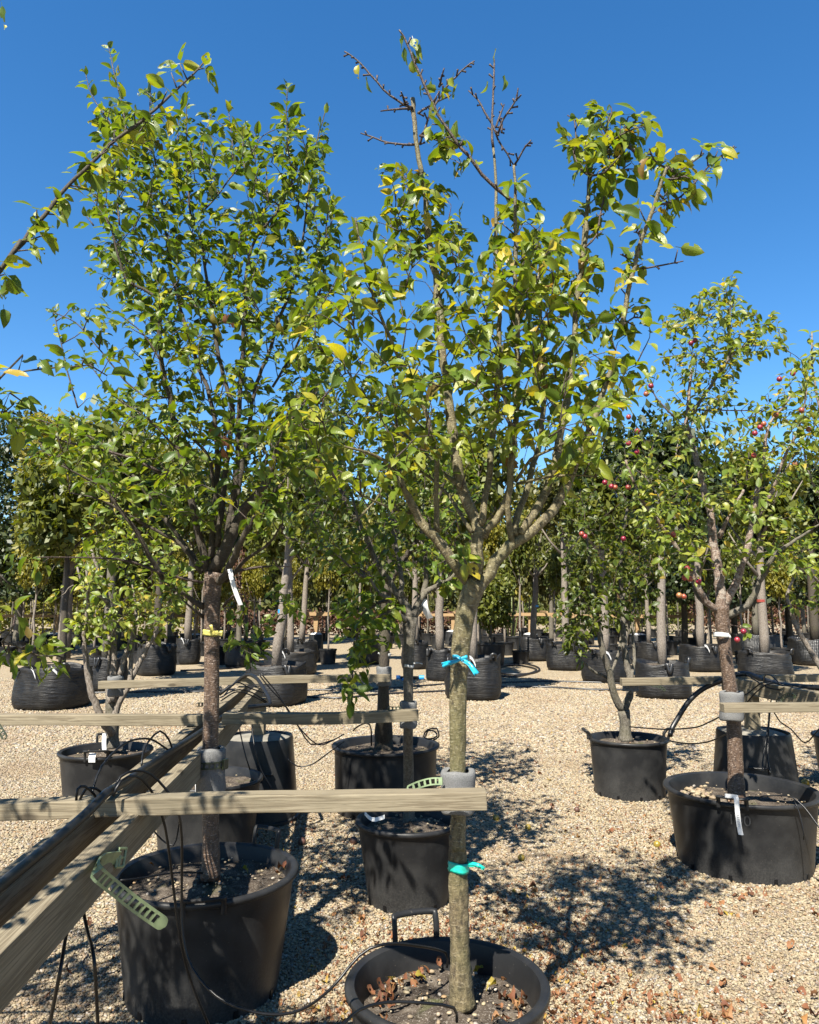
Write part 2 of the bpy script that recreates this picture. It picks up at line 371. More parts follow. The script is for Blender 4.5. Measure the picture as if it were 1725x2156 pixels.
def tag(o, label=None, cat=None, group=None, kind=None):
    if label: o['label'] = label
    if cat: o['category'] = cat
    if group: o['group'] = group
    if kind: o['kind'] = kind
    return o
def empty(name, loc, label, cat, group=None, rz=0):
    o = bpy.data.objects.new(name, None); COL.objects.link(o); o.location = loc; o.rotation_euler = (0, 0, rz); o.empty_display_size = .1
    return tag(o, label, cat, group)
def copy_tree(o, parent=None):
    c = o.copy(); COL.objects.link(c); c.parent = parent
    for ch in list(o.children): copy_tree(ch, c)
    return c
def smooth_path(pts, step=.05):
    """Catmull-Rom through pts, resampled"""
    P = [Vector(p) for p in pts]
    if len(P) < 3: P = [P[0], (P[0] + P[1]) / 2, P[1]]
    P = [P[0] * 2 - P[1]] + P + [P[-1] * 2 - P[-2]]
    out = []
    for i in range(1, len(P) - 2):
        n = max(2, int((P[i + 1] - P[i]).length / step))
        for k in range(n):
            t = k / n; a, b, c, d = P[i - 1], P[i], P[i + 1], P[i + 2]
            out.append(.5 * ((2 * b) + (c - a) * t + (2 * a - 5 * b + 4 * c - d) * t * t + (3 * b - a - 3 * c + d) * t ** 3))
    out.append(P[-2]); return out

# ------------------------------------------------------------------ SETTING: ground and gravel
g = MB()
xs = [-600, -60, -20, -8, 0, 8, 20, 60, 600]; ys = [-200, -20, 0, 8, 20, 60, 200, 900]
for y in ys:
    for x in xs: g.v.append((x, y, 0))
for j in range(len(ys) - 1):
    for i in range(len(xs) - 1):
        a = j * len(xs) + i; g.poly((a, a + 1, a + len(xs) + 1, a + len(xs)))
tag(g.build('ground', M['ground']), kind='structure')

def gravel(name, y0, y1, dens, smin, smax, seed):
    m = MB()
    for y in (y0, y1):
        for s_ in (-1, 1): m.v.append((s_ * (.56 * y + .35), y, 0.001))
    m.poly((0, 1, 3, 2)); o = m.build(name, M['ground']); tag(o, kind='stuff')
    ng = bpy.data.node_groups.new(name + '_scatter', 'GeometryNodeTree')
    ng.interface.new_socket('Geometry', in_out='INPUT', socket_type='NodeSocketGeometry')
    ng.interface.new_socket('Geometry', in_out='OUTPUT', socket_type='NodeSocketGeometry')
    nn, ln = ng.nodes, ng.links
    def add(t, **kw):
        x = nn.new(t)
        for k, v in kw.items(): setattr(x, k, v)
        return x
    gi, go = add('NodeGroupInput'), add('NodeGroupOutput')
    dp = add('GeometryNodeDistributePointsOnFaces'); dp.inputs['Density'].default_value = dens; dp.inputs['Seed'].default_value = seed
    ln.new(gi.outputs[0], dp.inputs['Mesh'])
    join = add('GeometryNodeGeometryToInstance')
    for k in range(6):
        ico = add('GeometryNodeMeshIcoSphere'); ico.inputs['Radius'].default_value = .5; ico.inputs['Subdivisions'].default_value = 2
        nz = add('ShaderNodeTexNoise'); nz.inputs['Scale'].default_value = 1.7; ps = add('GeometryNodeInputPosition')
        ofs = add('ShaderNodeVectorMath', operation='ADD'); ofs.inputs[1].default_value = (k * 7.3, k * 3.1, k); ln.new(ps.outputs[0], ofs.inputs[0]); ln.new(ofs.outputs[0], nz.inputs['Vector'])
        sb = add('ShaderNodeVectorMath', operation='SUBTRACT'); sb.inputs[1].default_value = (.5, .5, .5); ln.new(nz.outputs['Color'], sb.inputs[0])
        sc = add('ShaderNodeVectorMath', operation='SCALE'); sc.inputs['Scale'].default_value = .75; ln.new(sb.outputs[0], sc.inputs[0])
        sp_ = add('GeometryNodeSetPosition'); ln.new(ico.outputs[0], sp_.inputs[0]); ln.new(sc.outputs[0], sp_.inputs['Offset'])
        tr = add('GeometryNodeTransform'); tr.inputs['Scale'].default_value = [(1, .8, .55), (1.1, .75, .6), (.9, .9, .5), (1.2, .7, .5), (.95, .8, .7), (1, .62, .45)][k]; ln.new(sp_.outputs[0], tr.inputs[0])
        sm = add('GeometryNodeSetMaterial'); sm.inputs['Material'].default_value = M['stone']; ln.new(tr.outputs[0], sm.inputs[0])
        ss = add('GeometryNodeSetShadeSmooth'); ln.new(sm.outputs[0], ss.inputs[0])
        ln.new(ss.outputs[0], join.inputs[0])
    ip = add('GeometryNodeInstanceOnPoints'); ln.new(dp.outputs['Points'], ip.inputs['Points']); ln.new(join.outputs[0], ip.inputs['Instance'])
    ip.inputs['Pick Instance'].default_value = True
    ri = add('FunctionNodeRandomValue', data_type='INT')
    for x in ri.inputs:
        if x.type == 'INT' and x.name == 'Max': x.default_value = 5
        if x.type == 'INT' and x.name == 'Min': x.default_value = 0
    ln.new([x for x in ri.outputs if x.type == 'INT'][0], ip.inputs['Instance Index'])
    rr = add('FunctionNodeRandomValue', data_type='FLOAT_VECTOR')
    vi = [x for x in rr.inputs if x.type == 'VECTOR']; vi[0].default_value = (-.45, -.45, 0); vi[1].default_value = (.45, .45, 6.28)
    ln.new([x for x in rr.outputs if x.type == 'VECTOR'][0], ip.inputs['Rotation'])
    rs = add('FunctionNodeRandomValue', data_type='FLOAT')
    fi = [x for x in rs.inputs if x.type == 'VALUE']; fi[0].default_value = smin; fi[1].default_value = smax
    pw = add('ShaderNodeMath', operation='MULTIPLY'); fo = [x for x in rs.outputs if x.type == 'VALUE'][0]
    ln.new(fo, pw.inputs[0]); pw.inputs[1].default_value = 1.0
    ln.new(pw.outputs[0], ip.inputs['Scale'])
    ti = add('GeometryNodeTranslateInstances'); rz = add('FunctionNodeRandomValue', data_type='FLOAT_VECTOR')
    vi = [x for x in rz.inputs if x.type == 'VECTOR']; vi[0].default_value = (0, 0, -.002); vi[1].default_value = (0, 0, .006)
    ln.new([x for x in rz.outputs if x.type == 'VECTOR'][0], ti.inputs['Translation']); ti.inputs['Local Space'].default_value = False
    ln.new(ip.outputs[0], ti.inputs[0]); ln.new(ti.outputs[0], go.inputs[0])
    md = o.modifiers.new('scatter', 'NODES'); md.node_group = ng
    return o
gravel('gravel', 1.25, 4.2, 11500, .008, .0185, 1)
gravel('gravel', 4.2, 8.5, 5200, .011, .0245, 2)
gravel('gravel', 8.5, 17.0, 1400, .022, .044, 3)
# ------------------------------------------------------------------ POTS
def solve_pot(xl, xr, yc, h):
    c = atz((xl + xr) / 2, yc, h)
    Z = c.y * cp + (h - H) * sp
    return c, (xr - xl) / 2 * Z / F
POTS = {}
def pot_mesh(r, h, taper, parent, soil_drop=.07, seed=0, seg=64, segh=10, notch=True, stones=0):
    rn = random.Random(seed); ph = [rn.uniform(0, 6.28) for _ in range(6)]
    def wob(a, rr, z, i):
        k = z / h
        return rr * (1 + .006 * k * math.sin(2 * a + ph[0]) + .004 * math.sin(3 * a + ph[1]) * k), z
    rb = r * taper; rw = r * .945
    prof = [(rb * .9, 0.004), (rb, 0.006), (rb + .002, .02)]
    for i in range(1, segh): t = i / segh; prof.append((rb + (rw - rb) * t, h * .93 * t))
    prof += [(rw, h * .93), (rw + .002, h - .028), (r - .006, h - .026), (r, h - .02), (r, h - .008), (r - .005, h - .001), (r - .014, h), (rw - .012, h - .006), (rw - .016, h - .02)]
    for i in range(1, 5): prof.append((rw - .018 - i * .004, h - .02 - (soil_drop + .03 - .02) * i / 4))
    m = MB(); m.lathe(prof, seg, wob)
    body = m.build('body', M['plastic'], parent, auto=50)
    # soil disc with uneven surface
    m = MB(); nr = 9; rs = rw - .02
    for j in range(nr + 1):
        q = j / nr * rs
        for k in range(40):
            a = 2 * math.pi * k / 40
            z = h - soil_drop + .012 * math.sin(q * 17 + ph[2] + 2 * a) * math.cos(3 * a + ph[3]) + rn.uniform(-.004, .004) + .02 * max(0, 1 - q / rs * 1.4) - .008 * (j / nr)
            m.v.append((math.cos(a) * q, math.sin(a) * q, z))
    for j in range(nr):
        for k in range(40):
            k2 = (k + 1) % 40; m.poly((j * 40 + k, (j + 1) * 40 + k, (j + 1) * 40 + k2, j * 40 + k2))
    m.build('soil', M['soil'], parent)
    if notch:
        for k in range(10):
            a = 2 * math.pi * k / 10 + .35
            m = MB(); T = Matrix.Rotation(a, 4, 'Z') @ Matrix.Translation((rb + .001, 0, .022))
            m.box(-.004, .006, -.010, .010, -.018, .016, T)
            tag(m.build('drain_hole', M['hose_black'], parent, smooth=False))
    return rw, rb
ICO = None
def ico_template():
    global ICO
    if ICO is None:
        import bmesh
        b = bmesh.new(); bmesh.ops.create_icosphere(b, subdivisions=2, radius=.5)
        v = np.array([x.co[:] for x in b.verts]); f = np.array([[x.index for x in q.verts] for q in b.faces]); b.free(); ICO = (v, f)
    return ICO
def scatter_stones(parent, pts, smin, smax, name='soil_stones', mat=None):
    v, f = ico_template(); V = []; Fc = []; rn = []
    for i, p in enumerate(pts):
        s = RNG.uniform(smin, smax); a = RNG.uniform(0, 6.28)
        q = v * np.array([1, RNG.uniform(.65, .9), RNG.uniform(.5, .7)]) * s * (1 + .25 * np.sin(v[:, :1] * 5 + i) * np.cos(v[:, 1:2] * 4 + i * 2))
        c, sn = math.cos(a), math.sin(a); q = np.stack([q[:, 0] * c - q[:, 1] * sn, q[:, 0] * sn + q[:, 1] * c, q[:, 2]], 1) + np.array(p)
        V.append(q); Fc.append(f + len(v) * i); rn.append(np.full(len(v), RNG.uniform()))
    V = np.concatenate(V); Fc = np.concatenate(Fc)
    me = fast_mesh(name, V, Fc.ravel(), np.arange(len(Fc)) * 3, np.full(len(Fc), 3), mat or M['stone'], rnd=np.concatenate(rn))
    o = bpy.data.objects.new(name, me); COL.objects.link(o); o.parent = parent; tag(o, kind='stuff'); return o
def handle(parent, r, h, ang, up=.10, out=.03, half=.075, rad=.0075, name='handle', drop=.0):
    """U-shaped carrying handle on the rim, at angle ang (0 = +x)"""
    def pt(da, o_, z): a = ang + da / r; return Vector((math.cos(a) * (r + o_), math.sin(a) * (r + o_), z))
    pts = [pt(-half, 0.0, h - .03 - drop), pt(-half, .004, h + up * .3), pt(-half * .96, out * .7, h + up * .92), pt(-half * .86, out, h + up), pt(0, out, h + up * 1.02), pt(half * .86, out, h + up), pt(half * .96, out * .7, h + up * .92), pt(half, .004, h + up * .3), pt(half, 0, h - .03 - drop)]
    m = MB(); m.tube(smooth_path(pts, .02), rad, 8, flat=1.4)
    return m.build(name, M['plastic'], parent, auto=60)
def pot(key, xl, xr, yc, h, taper, label, soil=.07, group='black plastic tree pots', handles=(), stones=0, seed=1, name='plant_pot'):
    c, r = solve_pot(xl, xr, yc, h)
    e = empty(name, (c.x, c.y, 0), label, 'pot', group, rz=0)
    rw, rb = pot_mesh(r, h, taper, e, soil, seed)
    for hd in handles: handle(e, r * .985, h, *hd)
    if stones:
        rn = random.Random(seed + 5); pts = []
        for _ in range(stones):
            a, q = rn.uniform(0, 6.28), math.sqrt(rn.random()) * (rw - .05)
            pts.append((math.cos(a) * q, math.sin(a) * q, h - soil + .008 + .02 * max(0, 1 - q / rw * 1.4)))
        scatter_stones(e, pts, .005, .019)
    POTS[key] = (c, r, h, e, h - soil); return e

def yaw(deg): return R(deg)
pot('F', 728, 1155, 2062, .46, .80, 'nearest black pot with mossy soil, brown leaves and the trunk tied with teal ribbon', .088, handles=((R(108), .075, .02, .075), ), stones=150, seed=3)
pot('L', 245, 626, 1830, .48, .80, 'large black pot beneath the green strap, standing between timber beam and teal ribboned trunk', .06, handles=((R(60), .07, .02, .07),), stones=130, seed=4)
pot('R', 1404, 1713, 1657, .46, .84, 'wide black pot with a white hanging tag and faint embossed number', .085, handles=(), stones=120, seed=5)
pot('M', 748, 974, 1722, .43, .74, 'plain black pot just behind the trunk with teal ribbon', .05, handles=(), stones=50, seed=6)
pot('B', 699, 925, 1566, .50, .92, 'broad shaded black tub with coiled hose on its soil', .06, handles=(), stones=40, seed=7)
pot('MR', 1240, 1405, 1552, .47, .86, 'black pot holding the dark leaved forked tree, thick hose on its rim', .05, stones=30, seed=8)
pot('LM', 129, 319, 1577, .47, .80, 'black pot with the many stemmed tree and white tags on its rim', .05, handles=((R(112), .06, .02, .07), (R(-80), .05, .03, .08)), stones=40, seed=9)
pot('LB', 325, 553, 1636, .47, .84, 'black pot hidden behind the brown shiny trunk and big front pot', .05, stones=30, seed=10)
pot('E', 1718, 1890, 1548, .46, .84, 'black pot cut off by the picture edge beyond the wide pot', .05, seed=12)

# hanging tag and handle on the wide pot; embossed 100
c, r, h, e, zs = POTS['R']
aR = math.atan2(-c.y, -c.x)                # towards the camera
handle(e, r * .985, h, aR - .10, .035, .03, .075, .009)
def tag_strip(name, pts, w, label, wdir=None, mat='label_white', cat='tag', lines=0, parent=None):
    pts = smooth_path(pts, .012); m = MB(); n = len(pts)
    for i, p in enumerate(pts):
        t = (pts[min(i + 1, n - 1)] - pts[max(i - 1, 0)]).normalized()
        s = wdir.normalized() if wdir else t.cross(Vector((0, 1, 0))).normalized()
        nn_ = s.cross(t).normalized() * .0006
        for d in (-1, 1):
            for q in (-1, 1): m.v.append(tuple(p + s * (w / 2 * d) + nn_ * q))
    for i in range(n - 1):
        a, b = i * 4, i * 4 + 4
        m.poly((a, a + 2, b + 2, b)); m.poly((a + 1, b + 1, b + 3, a + 3)); m.poly((a, b, b + 1, a + 1)); m.poly((a + 2, a + 3, b + 3, b + 2))
    m.poly((0, 1, 3, 2)); k = (n - 1) * 4; m.poly((k, k + 2, k + 3, k + 1))
    o = m.build(name, M[mat], parent, auto=40)
    if label: tag(o, label, cat)
    return o
T = Matrix.Translation(c)
def onpot(c, r, a, out, z): return Vector((c.x + math.cos(a) * (r + out), c.y + math.sin(a) * (r + out), z))
a1 = aR - .045
tr = empty('plant_tag', onpot(c, r, a1, .03, h), 'white plastic loop tag hanging down the front of the wide pot', 'tag')
w = Vector((-math.sin(a1), math.cos(a1), 0)); b0 = onpot(c, r, a1, 0, 0); rad_ = Vector((math.cos(a1), math.sin(a1), 0))
def lt(ds, do, z): return b0 + w * ds + rad_ * do + Vector((0, 0, z)) - tr.location
tag_strip('tag_strip', [lt(0, .03, h + .045), lt(0, .047, h + .045), lt(.002, .050, h + .02), lt(.004, .050, h - .05), lt(.010, .047, h - .12), lt(.016, .048, h - .155)], .026, None, w, parent=tr)
tag_strip('tag_loop', [lt(-.06, .03, h + .048), lt(-.02, .034, h + .050), lt(.01, .036, h + .048)], .022, None, Vector((0, 0, 1)), parent=tr)
for k in range(7):
    m = MB(); p = lt(.005 + .0009 * k, .0525, h - .035 - .012 * k)
    q = [p + w * (-.006), p + w * .007]; m.tube(q, .0011, 4); m.build('print_line', M['label_print'], tr)

fc = bpy.data.curves.new('tmp_text', 'FONT'); fc.body = '100'; fc.size = .085; fc.extrude = .001; fc.align_x = 'CENTER'; fc.fill_mode = 'FRONT'
fo = bpy.data.objects.new('tmp_text', fc); COL.objects.link(fo)
bpy.context.view_layer.update()
me = bpy.data.meshes.new_from_object(fo.evaluated_get(bpy.context.evaluated_depsgraph_get())); bpy.data.objects.remove(fo)
rb_ = r * .84; rw_ = r * .945
for vx in me.vertices:
    z = .335 + vx.co.y; rr = rb_ + (rw_ - rb_) * min(1, z / (h * .93)) + .0006 + max(0, vx.co.z) * .8
    a = aR - .03 + vx.co.x / rr
    vx.co = (math.cos(a) * rr, math.sin(a) * rr, z)
me.materials.clear(); me.materials.append(M['scratch_grey'])
to = bpy.data.objects.new('embossed_number', me); COL.objects.link(to); to.parent = e

# front pot near handle with white band; left pot front handle
c, r, h, e, zs = POTS['F']
a1 = math.atan2(-c.y, -c.x) + .22
m = MB()
for (da, db, o0, o1, z0, z1) in ((-.10, .10, -.012, .022, h - .035, h + .012), (-.10, -.085, -.02, .03, h - .06, h + .02), (.085, .10, -.02, .03, h - .06, h + .02)):
    aa = a1 + (da + db) / 2 / r; T = Matrix.Translation((math.cos(aa) * r, math.sin(aa) * r, 0)) @ Matrix.Rotation(aa, 4, 'Z')
    m.box(o0, o1, -(db - da) / 2, (db - da) / 2, z0, z1, T)
m.build('handle', M['plastic'], e, smooth=False, bevel=.004)
w = Vector((-math.sin(a1), math.cos(a1), 0)); q0 = onpot(c, r, a1, 0, h) + w * .03; rd = Vector((math.cos(a1), math.sin(a1), 0))
tag_strip('plant_tag', [q0 + rd * -.016 + Vector((0, 0, .016)), q0 + rd * .005 + Vector((0, 0, .0165)), q0 + rd * .024 + Vector((0, 0, .014)), q0 + rd * .028 + Vector((0, 0, -.01)), q0 + rd * .028 + Vector((0, 0, -.06))], .035, 'white plastic band wrapped over the rim handle of nearest pot', w)
c, r, h, e, zs = POTS['L']
handle(e, r * .985, h, math.atan2(-c.y, -c.x) - .02, .018, .028, .075, .008, drop=.02)
c, r, h, e, zs = POTS['LM']; a0 = math.atan2(-c.y, -c.x)
tag_strip('plant_tag', [c + Vector((.005, -.05, .0)), c + Vector((.0, -.055, .06)), c + Vector((.004, -.06, .13))], .035, 'upright white tag standing in soil of the many stemmed tree pot', Vector((1, 0, 0)))
tag_strip('plant_tag', [c + Vector((.04, -r - .012, -.03)), c + Vector((.04, -r - .014, .01)), c + Vector((.04, -r - .0, .035))], .05, 'small white tag clipped over rim of the many stemmed tree pot', Vector((1, 0, 0)))
c, r, h, e, zs = POTS['M']
pa = [at(768, 1712, c.y - .24), at(778, 1722, c.y - .26), at(790, 1726, c.y - .27), at(810, 1720, c.y - .25)]
tag_strip('plant_tag', pa, .02, 'curled white tag lying on rim of the plain pot behind trunk', Vector((0, .3, 1)))
c, r, h, e, zs = POTS['MR']
handle(e, r * .985, h, R(180), .06, .05, .06, .009); handle(e, r * .985, h, R(0), .06, .05, .06, .009)
c, r, h, e, zs = POTS['LB']
tag_strip('plant_tag', [at(415, 1630, 4.85), at(416, 1650, 4.84), at(417, 1672, 4.83)], .03, 'white tag between brown trunk foam wrap and timber beam', Vector((1, 0, 0)))

# inverted tubs filled with concrete, with posts
def post_base(px, py_front, Y, rtop, rbot, h, label, posttop, pw=.095):
    x = at(px, py_front, Y).x
    e = empty('post_base', (x, Y, 0), label, 'post base', 'inverted tubs with concrete under the rail posts')
    def sq(a, rr, z, i):
        k = 1 + .035 * math.cos(4 * a) * -1
        return rr * k, z
    prof = [(rbot + .02, .006), (rbot + .02, .03), (rbot, .034)] + [(rbot + (rtop - rbot) * t / 8, .034 + (h - .05) * t / 8) for t in range(1, 9)] + [(rtop - .006, h), (rtop - .02, h - .004), (rtop - .03, h - .03)]
    m = MB(); m.lathe(prof, 48, sq); m.build('tub', M['plastic'], e, auto=40)
    m = MB(); m.lathe([(rtop - .022, h - .02), (rtop * .6, h + .004), (.08, h + .012), (.001, h + .012)], 40, sq); m.build('concrete_fill', M['concrete'], e)
    handle(e, rtop * .97 + .02, h * .58, math.atan2(-Y, -x) + .1, .02, .035, .07, .008)
    m = MB(); m.box(-pw / 2, pw / 2, -pw / 2, pw / 2, h - .01, posttop); m.build('post', M['timber_weathered'], e, smooth=False, bevel=.004)
    return e
post_base(541, 1700, 6.0, .27, .32, .60, 'upturned black tub with concrete top carrying the post behind the brown trunk', .885)
post_base(1594, 1700, 6.25, .275, .33, .60, 'upturned black tub with concrete top behind the wide pot', .885)

# ------------------------------------------------------------------ TIMBER RAILS
def beam(name, p0, p1, w, h, label, mat='timber_weathered', parent=None, group=None, cat='rail', roll=0):
    p0, p1 = Vector(p0), Vector(p1); d = p1 - p0; L = d.length
    m = MB(); n = 12; b1, b2 = random.uniform(-.006, .006), random.uniform(-.005, .005)
    for i in range(n + 1):
        x = -L / 2 + L * i / n
        for (a, b) in ((-1, -1), (1, -1), (1, 1), (-1, 1)):
            m.v.append((x, a * w / 2 + b1 * math.sin(i * .7) + random.uniform(-.0014, .0014), b * h / 2 + b2 * math.sin(i * .55 + 1) + random.uniform(-.0014, .0014)))
    for i in range(n):
        for k in range(4):
            m.poly((i * 4 + k, (i + 1) * 4 + k, (i + 1) * 4 + (k + 1) % 4, i * 4 + (k + 1) % 4))
    m.poly((0, 1, 2, 3)); q = n * 4; m.poly((q + 3, q + 2, q + 1, q))
    o = m.build(name, M[mat], parent, smooth=False, bevel=.003)
    o.location = (p0 + p1) / 2
    o.rotation_euler = d.to_track_quat('X', 'Z').to_euler()
    if label: tag(o, label, cat, group)
    return o
RZ = 1.015
RG = 'weathered timber rails of the tree support'
# cross rails
beam('timber_rail', (at(-330, 1712, 2.40)), (at(1024, 1679, 2.33)), .07, .050, 'pale timber cross rail in front of the trunk wrapped in a grey collar', group=RG)
beam('timber_rail', (at(-420, 1516, 3.98)), (at(424, 1515, 3.98)), .07, .052, 'timber cross rail ending against the brown shiny trunk', group=RG)
beam('timber_rail', (at(470, 1515, 3.98)), (at(881, 1507, 4.02)), .07, .055, 'timber cross rail ending at the thin trunk with a foam collar', group=RG)
beam('timber_rail', (at(210, 1441, 5.80)), (at(822, 1426, 5.86)), .07, .055, 'farthest timber cross rail starting by the many stemmed tree', group=RG)
beam('timber_rail', (at(1520, 1490, 4.50)), (at(2150, 1487, 4.52)), .07, .050, 'timber rail running from the foam collar of the fruiting tree', group=RG)
beam('timber_rail', (at(1308, 1435, 6.52)), (at(2050, 1422, 6.60)), .07, .060, 'timber rail behind the fruiting tree, starting at the forked tree', group=RG)
# long beams
beam('timber_beam', (-.662, .55, .932), (-1.15, 5.95, .932), .05, .108, 'long timber beam carrying the green strap', cat='beam', group='long timber beams')
beam('timber_beam', (-.81, .55, .932), (-1.285, 6.0, .932), .058, .108, 'long timber beam under the thick black hose', cat='beam', group='long timber beams')
beam('timber_beam', (2.715, 6.62, .935), (3.25, 2.9, .935), .09, .115, 'thick timber beam under tangled drip lines near the fruiting tree', cat='beam', group='long timber beams')
beam('timber_beam', (2.93, 6.50, .935), (3.47, 2.9, .935), .09, .115, 'second thick timber beam beyond the tangled drip lines', cat='beam', group='long timber beams')

# ------------------------------------------------------------------ HOSES
def hose(k, pts, r, label, Y=None, name='drip_line', mat='hose_black', cat='hose', step=.03, group=None):
    P = []
    n = len(pts)
    for i, p in enumerate(pts):
        x, y = cv(k, p)
        if len(p) > 2: q = at(x, y, p[2]) if p[2] >= 0 else atz(x, y, r)
        else:
            yy = Y[0] + (Y[1] - Y[0]) * i / (n - 1) if isinstance(Y, tuple) else Y
            q = at(x, y, yy)
        P.append(q)
    m = MB(); m.tube(smooth_path(P, step), r, 8)
    o = m.build(name, M[mat]); tag(o, label, cat, group or 'black irrigation lines'); return o
hose('D', [(-260, 2110, 1.18), (-110, 1965, 1.42), (0, 1866, 1.69), (100, 1783, 1.97), (165, 1728, 2.16), (198, 1697, 2.26), (224, 1670, 2.32), (262, 1648, 2.52), (293, 1626, 2.72), (350, 1588, 3.1), (420, 1543, 3.66), (462, 1513, 4.5), (500, 1493, 4.9), (540, 1487, 5.1), (565, 1484, 5.2), (568, 1476, 5.25), (555, 1450, 5.45), (540, 1428, 5.6), (521, 1421, 5.75), (498, 1435, 5.8), (462, 1462, 5.8)], .0135,
     'thick black hose lying along the timber beam and looping back at its end', name='thick_hose', mat='hose_big')
hose('Z1', [(600, 380, 2.30), (640, 300, 2.32), (720, 272, 2.38), (800, 345, 2.45), (860, 480, 2.50), (890, 620, 2.52), (925, 900, 2.55), (955, 1120, 2.55), (1010, 1350, 2.58), (1110, 1600, 2.6)], .0042, 'black drip line arching over the thick hose then hanging over the strap pot')
hose('Z1', [(605, 350, 2.34), (640, 275, 2.36), (720, 242, 2.4), (800, 262, 2.45), (880, 340, 2.5), (940, 440, 2.5), (965, 600, 2.52), (965, 900, 2.54), (972, 1120, 2.52), (1020, 1290, 2.5), (1150, 1440, 2.46), (1300, 1510, 2.42), (1450, 1537, 2.38), (1600, 1512, 2.33), (1757, 1400, 2.28), (1907, 1225, 2.33), (2020, 1168, 2.34), (2160, 1165, 2.42), (2365, 1208, 2.62), (2372, 1290, 2.62)], .0042, 'long black drip line sagging from the beam into the nearest pot')
hose('Z2', [(330, 1620, 1.86), (450, 1512, 1.98), (600, 1472, 2.04), (800, 1477, 2.06), (950, 1502, 2.1), (966, 1575, 2.14)], .0040, 'black drip line entering nearest pot over its front rim')
hose('Z1', [(405, 400, 2.25), (412, 340, 2.25), (450, 326, 2.27), (500, 370, 2.3), (522, 415, 2.32)], .0040, 'small black drip line loop beside the thick hose')
hose('Z1', [(425, 395, 2.30), (455, 342, 2.30), (510, 338, 2.32), (562, 378, 2.36)], .0040, 'low flat black drip line loop beside the thick hose')
hose('Z1', [(485, 390, 2.6), (500, 320, 2.62), (540, 220, 2.68), (620, 130, 2.75), (700, 82, 2.85), (800, 76, 3.0), (890, 130, 3.1)], .0040, 'tall arching black drip line rising off the beam towards the pot with white tags')
hose('Z1', [(752, 215, 2.9), (760, 150, 2.95), (790, 85, 3.0), (850, 32, 3.05), (895, 75, 3.12), (912, 118, 3.16)], .0040, 'tight arching black drip line loop higher up the beam')
hose('Z1', [(436, 960, 1.99), (446, 1010, 1.96), (470, 1120, 1.9), (500, 1250, 1.8), (520, 1590, 1.85)], .0042, 'black drip line hanging straight below the beam with the strap')
hose('Z1', [(384, 1020, 1.93), (372, 1060, 1.9), (350, 1120, 1.86), (320, 1300, 1.75), (262, 1600, 1.8)], .0042, 'black drip line slanting below the beam with the strap')
hose('Z1', [(650, 1030, -1), (500, 1190, -1), (436, 1270, -1), (490, 1322, -1), (590, 1320, -1), (700, 1285, -1)], .0045, 'black drip line curled on the gravel under the beam')
hose('Z1', [(630, 1150, -1), (560, 1170, -1), (470, 1235, -1), (500, 1160, -1), (640, 1040, -1)], .0045, 'second black drip line curl on gravel under the beam')
hose('Z1', [(640, 825, 3.03), (740, 815, 3.1), (880, 790, 3.2), (1000, 782, 3.28), (1090, 792, 3.35), (1092, 830, 3.35)], .0040, 'black drip line crossing the soil of the strap pot')
hose('Z1', [(815, 560, 3.5), (860, 610, 3.5), (920, 640, 3.5), (945, 560, 3.5), (955, 470, 3.5)], .0038, 'thin drip line drooping behind the cross rail above the strap pot')
hose('C5', [(45, 790, 5.6), (100, 860, 5.6), (200, 975, 5.65), (300, 1140, 5.7), (345, 1165, 5.75), (440, 1142, 5.9), (500, 1110, 6.0)], .0048, 'thin drip line running from the hose loop down to shaded tub')
hose('C5', [(60, 790, 5.65), (150, 900, 5.7), (250, 1060, 5.7), (360, 1165, 5.75), (450, 1140, 5.9)], .0048, 'second thin drip line running from hose loop to the shaded tub')
hose('C5', [(10, 1060, 5.4), (25, 1180, 5.3), (60, 1300, 5.3), (130, 1420, 5.3)], .0045, 'thin drip line hanging in front of the upturned tub')
hose('C5', [(-60, 1060, 5.4), (-30, 1200, 5.3), (0, 1300, 5.3)], .0045, 'thin drip line hanging behind the brown trunk foam wrap')
hose('C5', [(200, 1240, 5.6), (250, 1280, 5.6), (330, 1270, 5.6), (430, 1200, 5.7), (500, 1150, 5.8)], .0045, 'thin drip line looping low between the two tubs')
for i, (a, b) in enumerate((((692, 1210), (1150, 1250)), ((700, 1240), (1160, 1270)), ((720, 1200), (1120, 1160)))):
    hose('G2', [(a[0], a[1], 4.9), ((a[0] * 2 + b[0]) / 3, min(a[1], b[1]) - 75 - 12 * i, 5.1), ((a[0] + 2 * b[0]) / 3, min(a[1], b[1]) - 55 + 5 * i, 5.2), (b[0], b[1], 5.3)], .0045, ['uppermost thin line bridging the hose loop at beam end', 'lower thin line bridging the hose loop at beam end', 'middle thin line bridging the hose loop at beam end'][i])
hose('Z2', [(415, 30, 6.2), (440, 8, 6.15), (490, -10, 6.0), (510, 20, 6.0), (512, 110, 6.05)], .006, 'black wire loop standing on rim of the shaded tub')
hose('Z2', [(800, 60, 6.2), (815, 30, 6.1), (850, 35, 6.05), (860, 60, 6.0), (820, 75, 6.0), (790, 60, 6.1), (810, 25, 6.15), (860, 20, 6.1), (870, 62, 6.05), (840, 80, 6.05)], .006, 'coil of black line heaped on the rim of the shaded tub')
hose('Z2', [(130, 520, -1), (230, 555, -1), (330, 560, -1), (440, 520, -1)], .0045, 'thin black line on the gravel beside the plain pot')
hose('Z2', [(165, 752, -1), (250, 740, -1), (330, 670, -1), (420, 545, -1)], .0045, 'pale worn drip line end lying on gravel near plain pot')
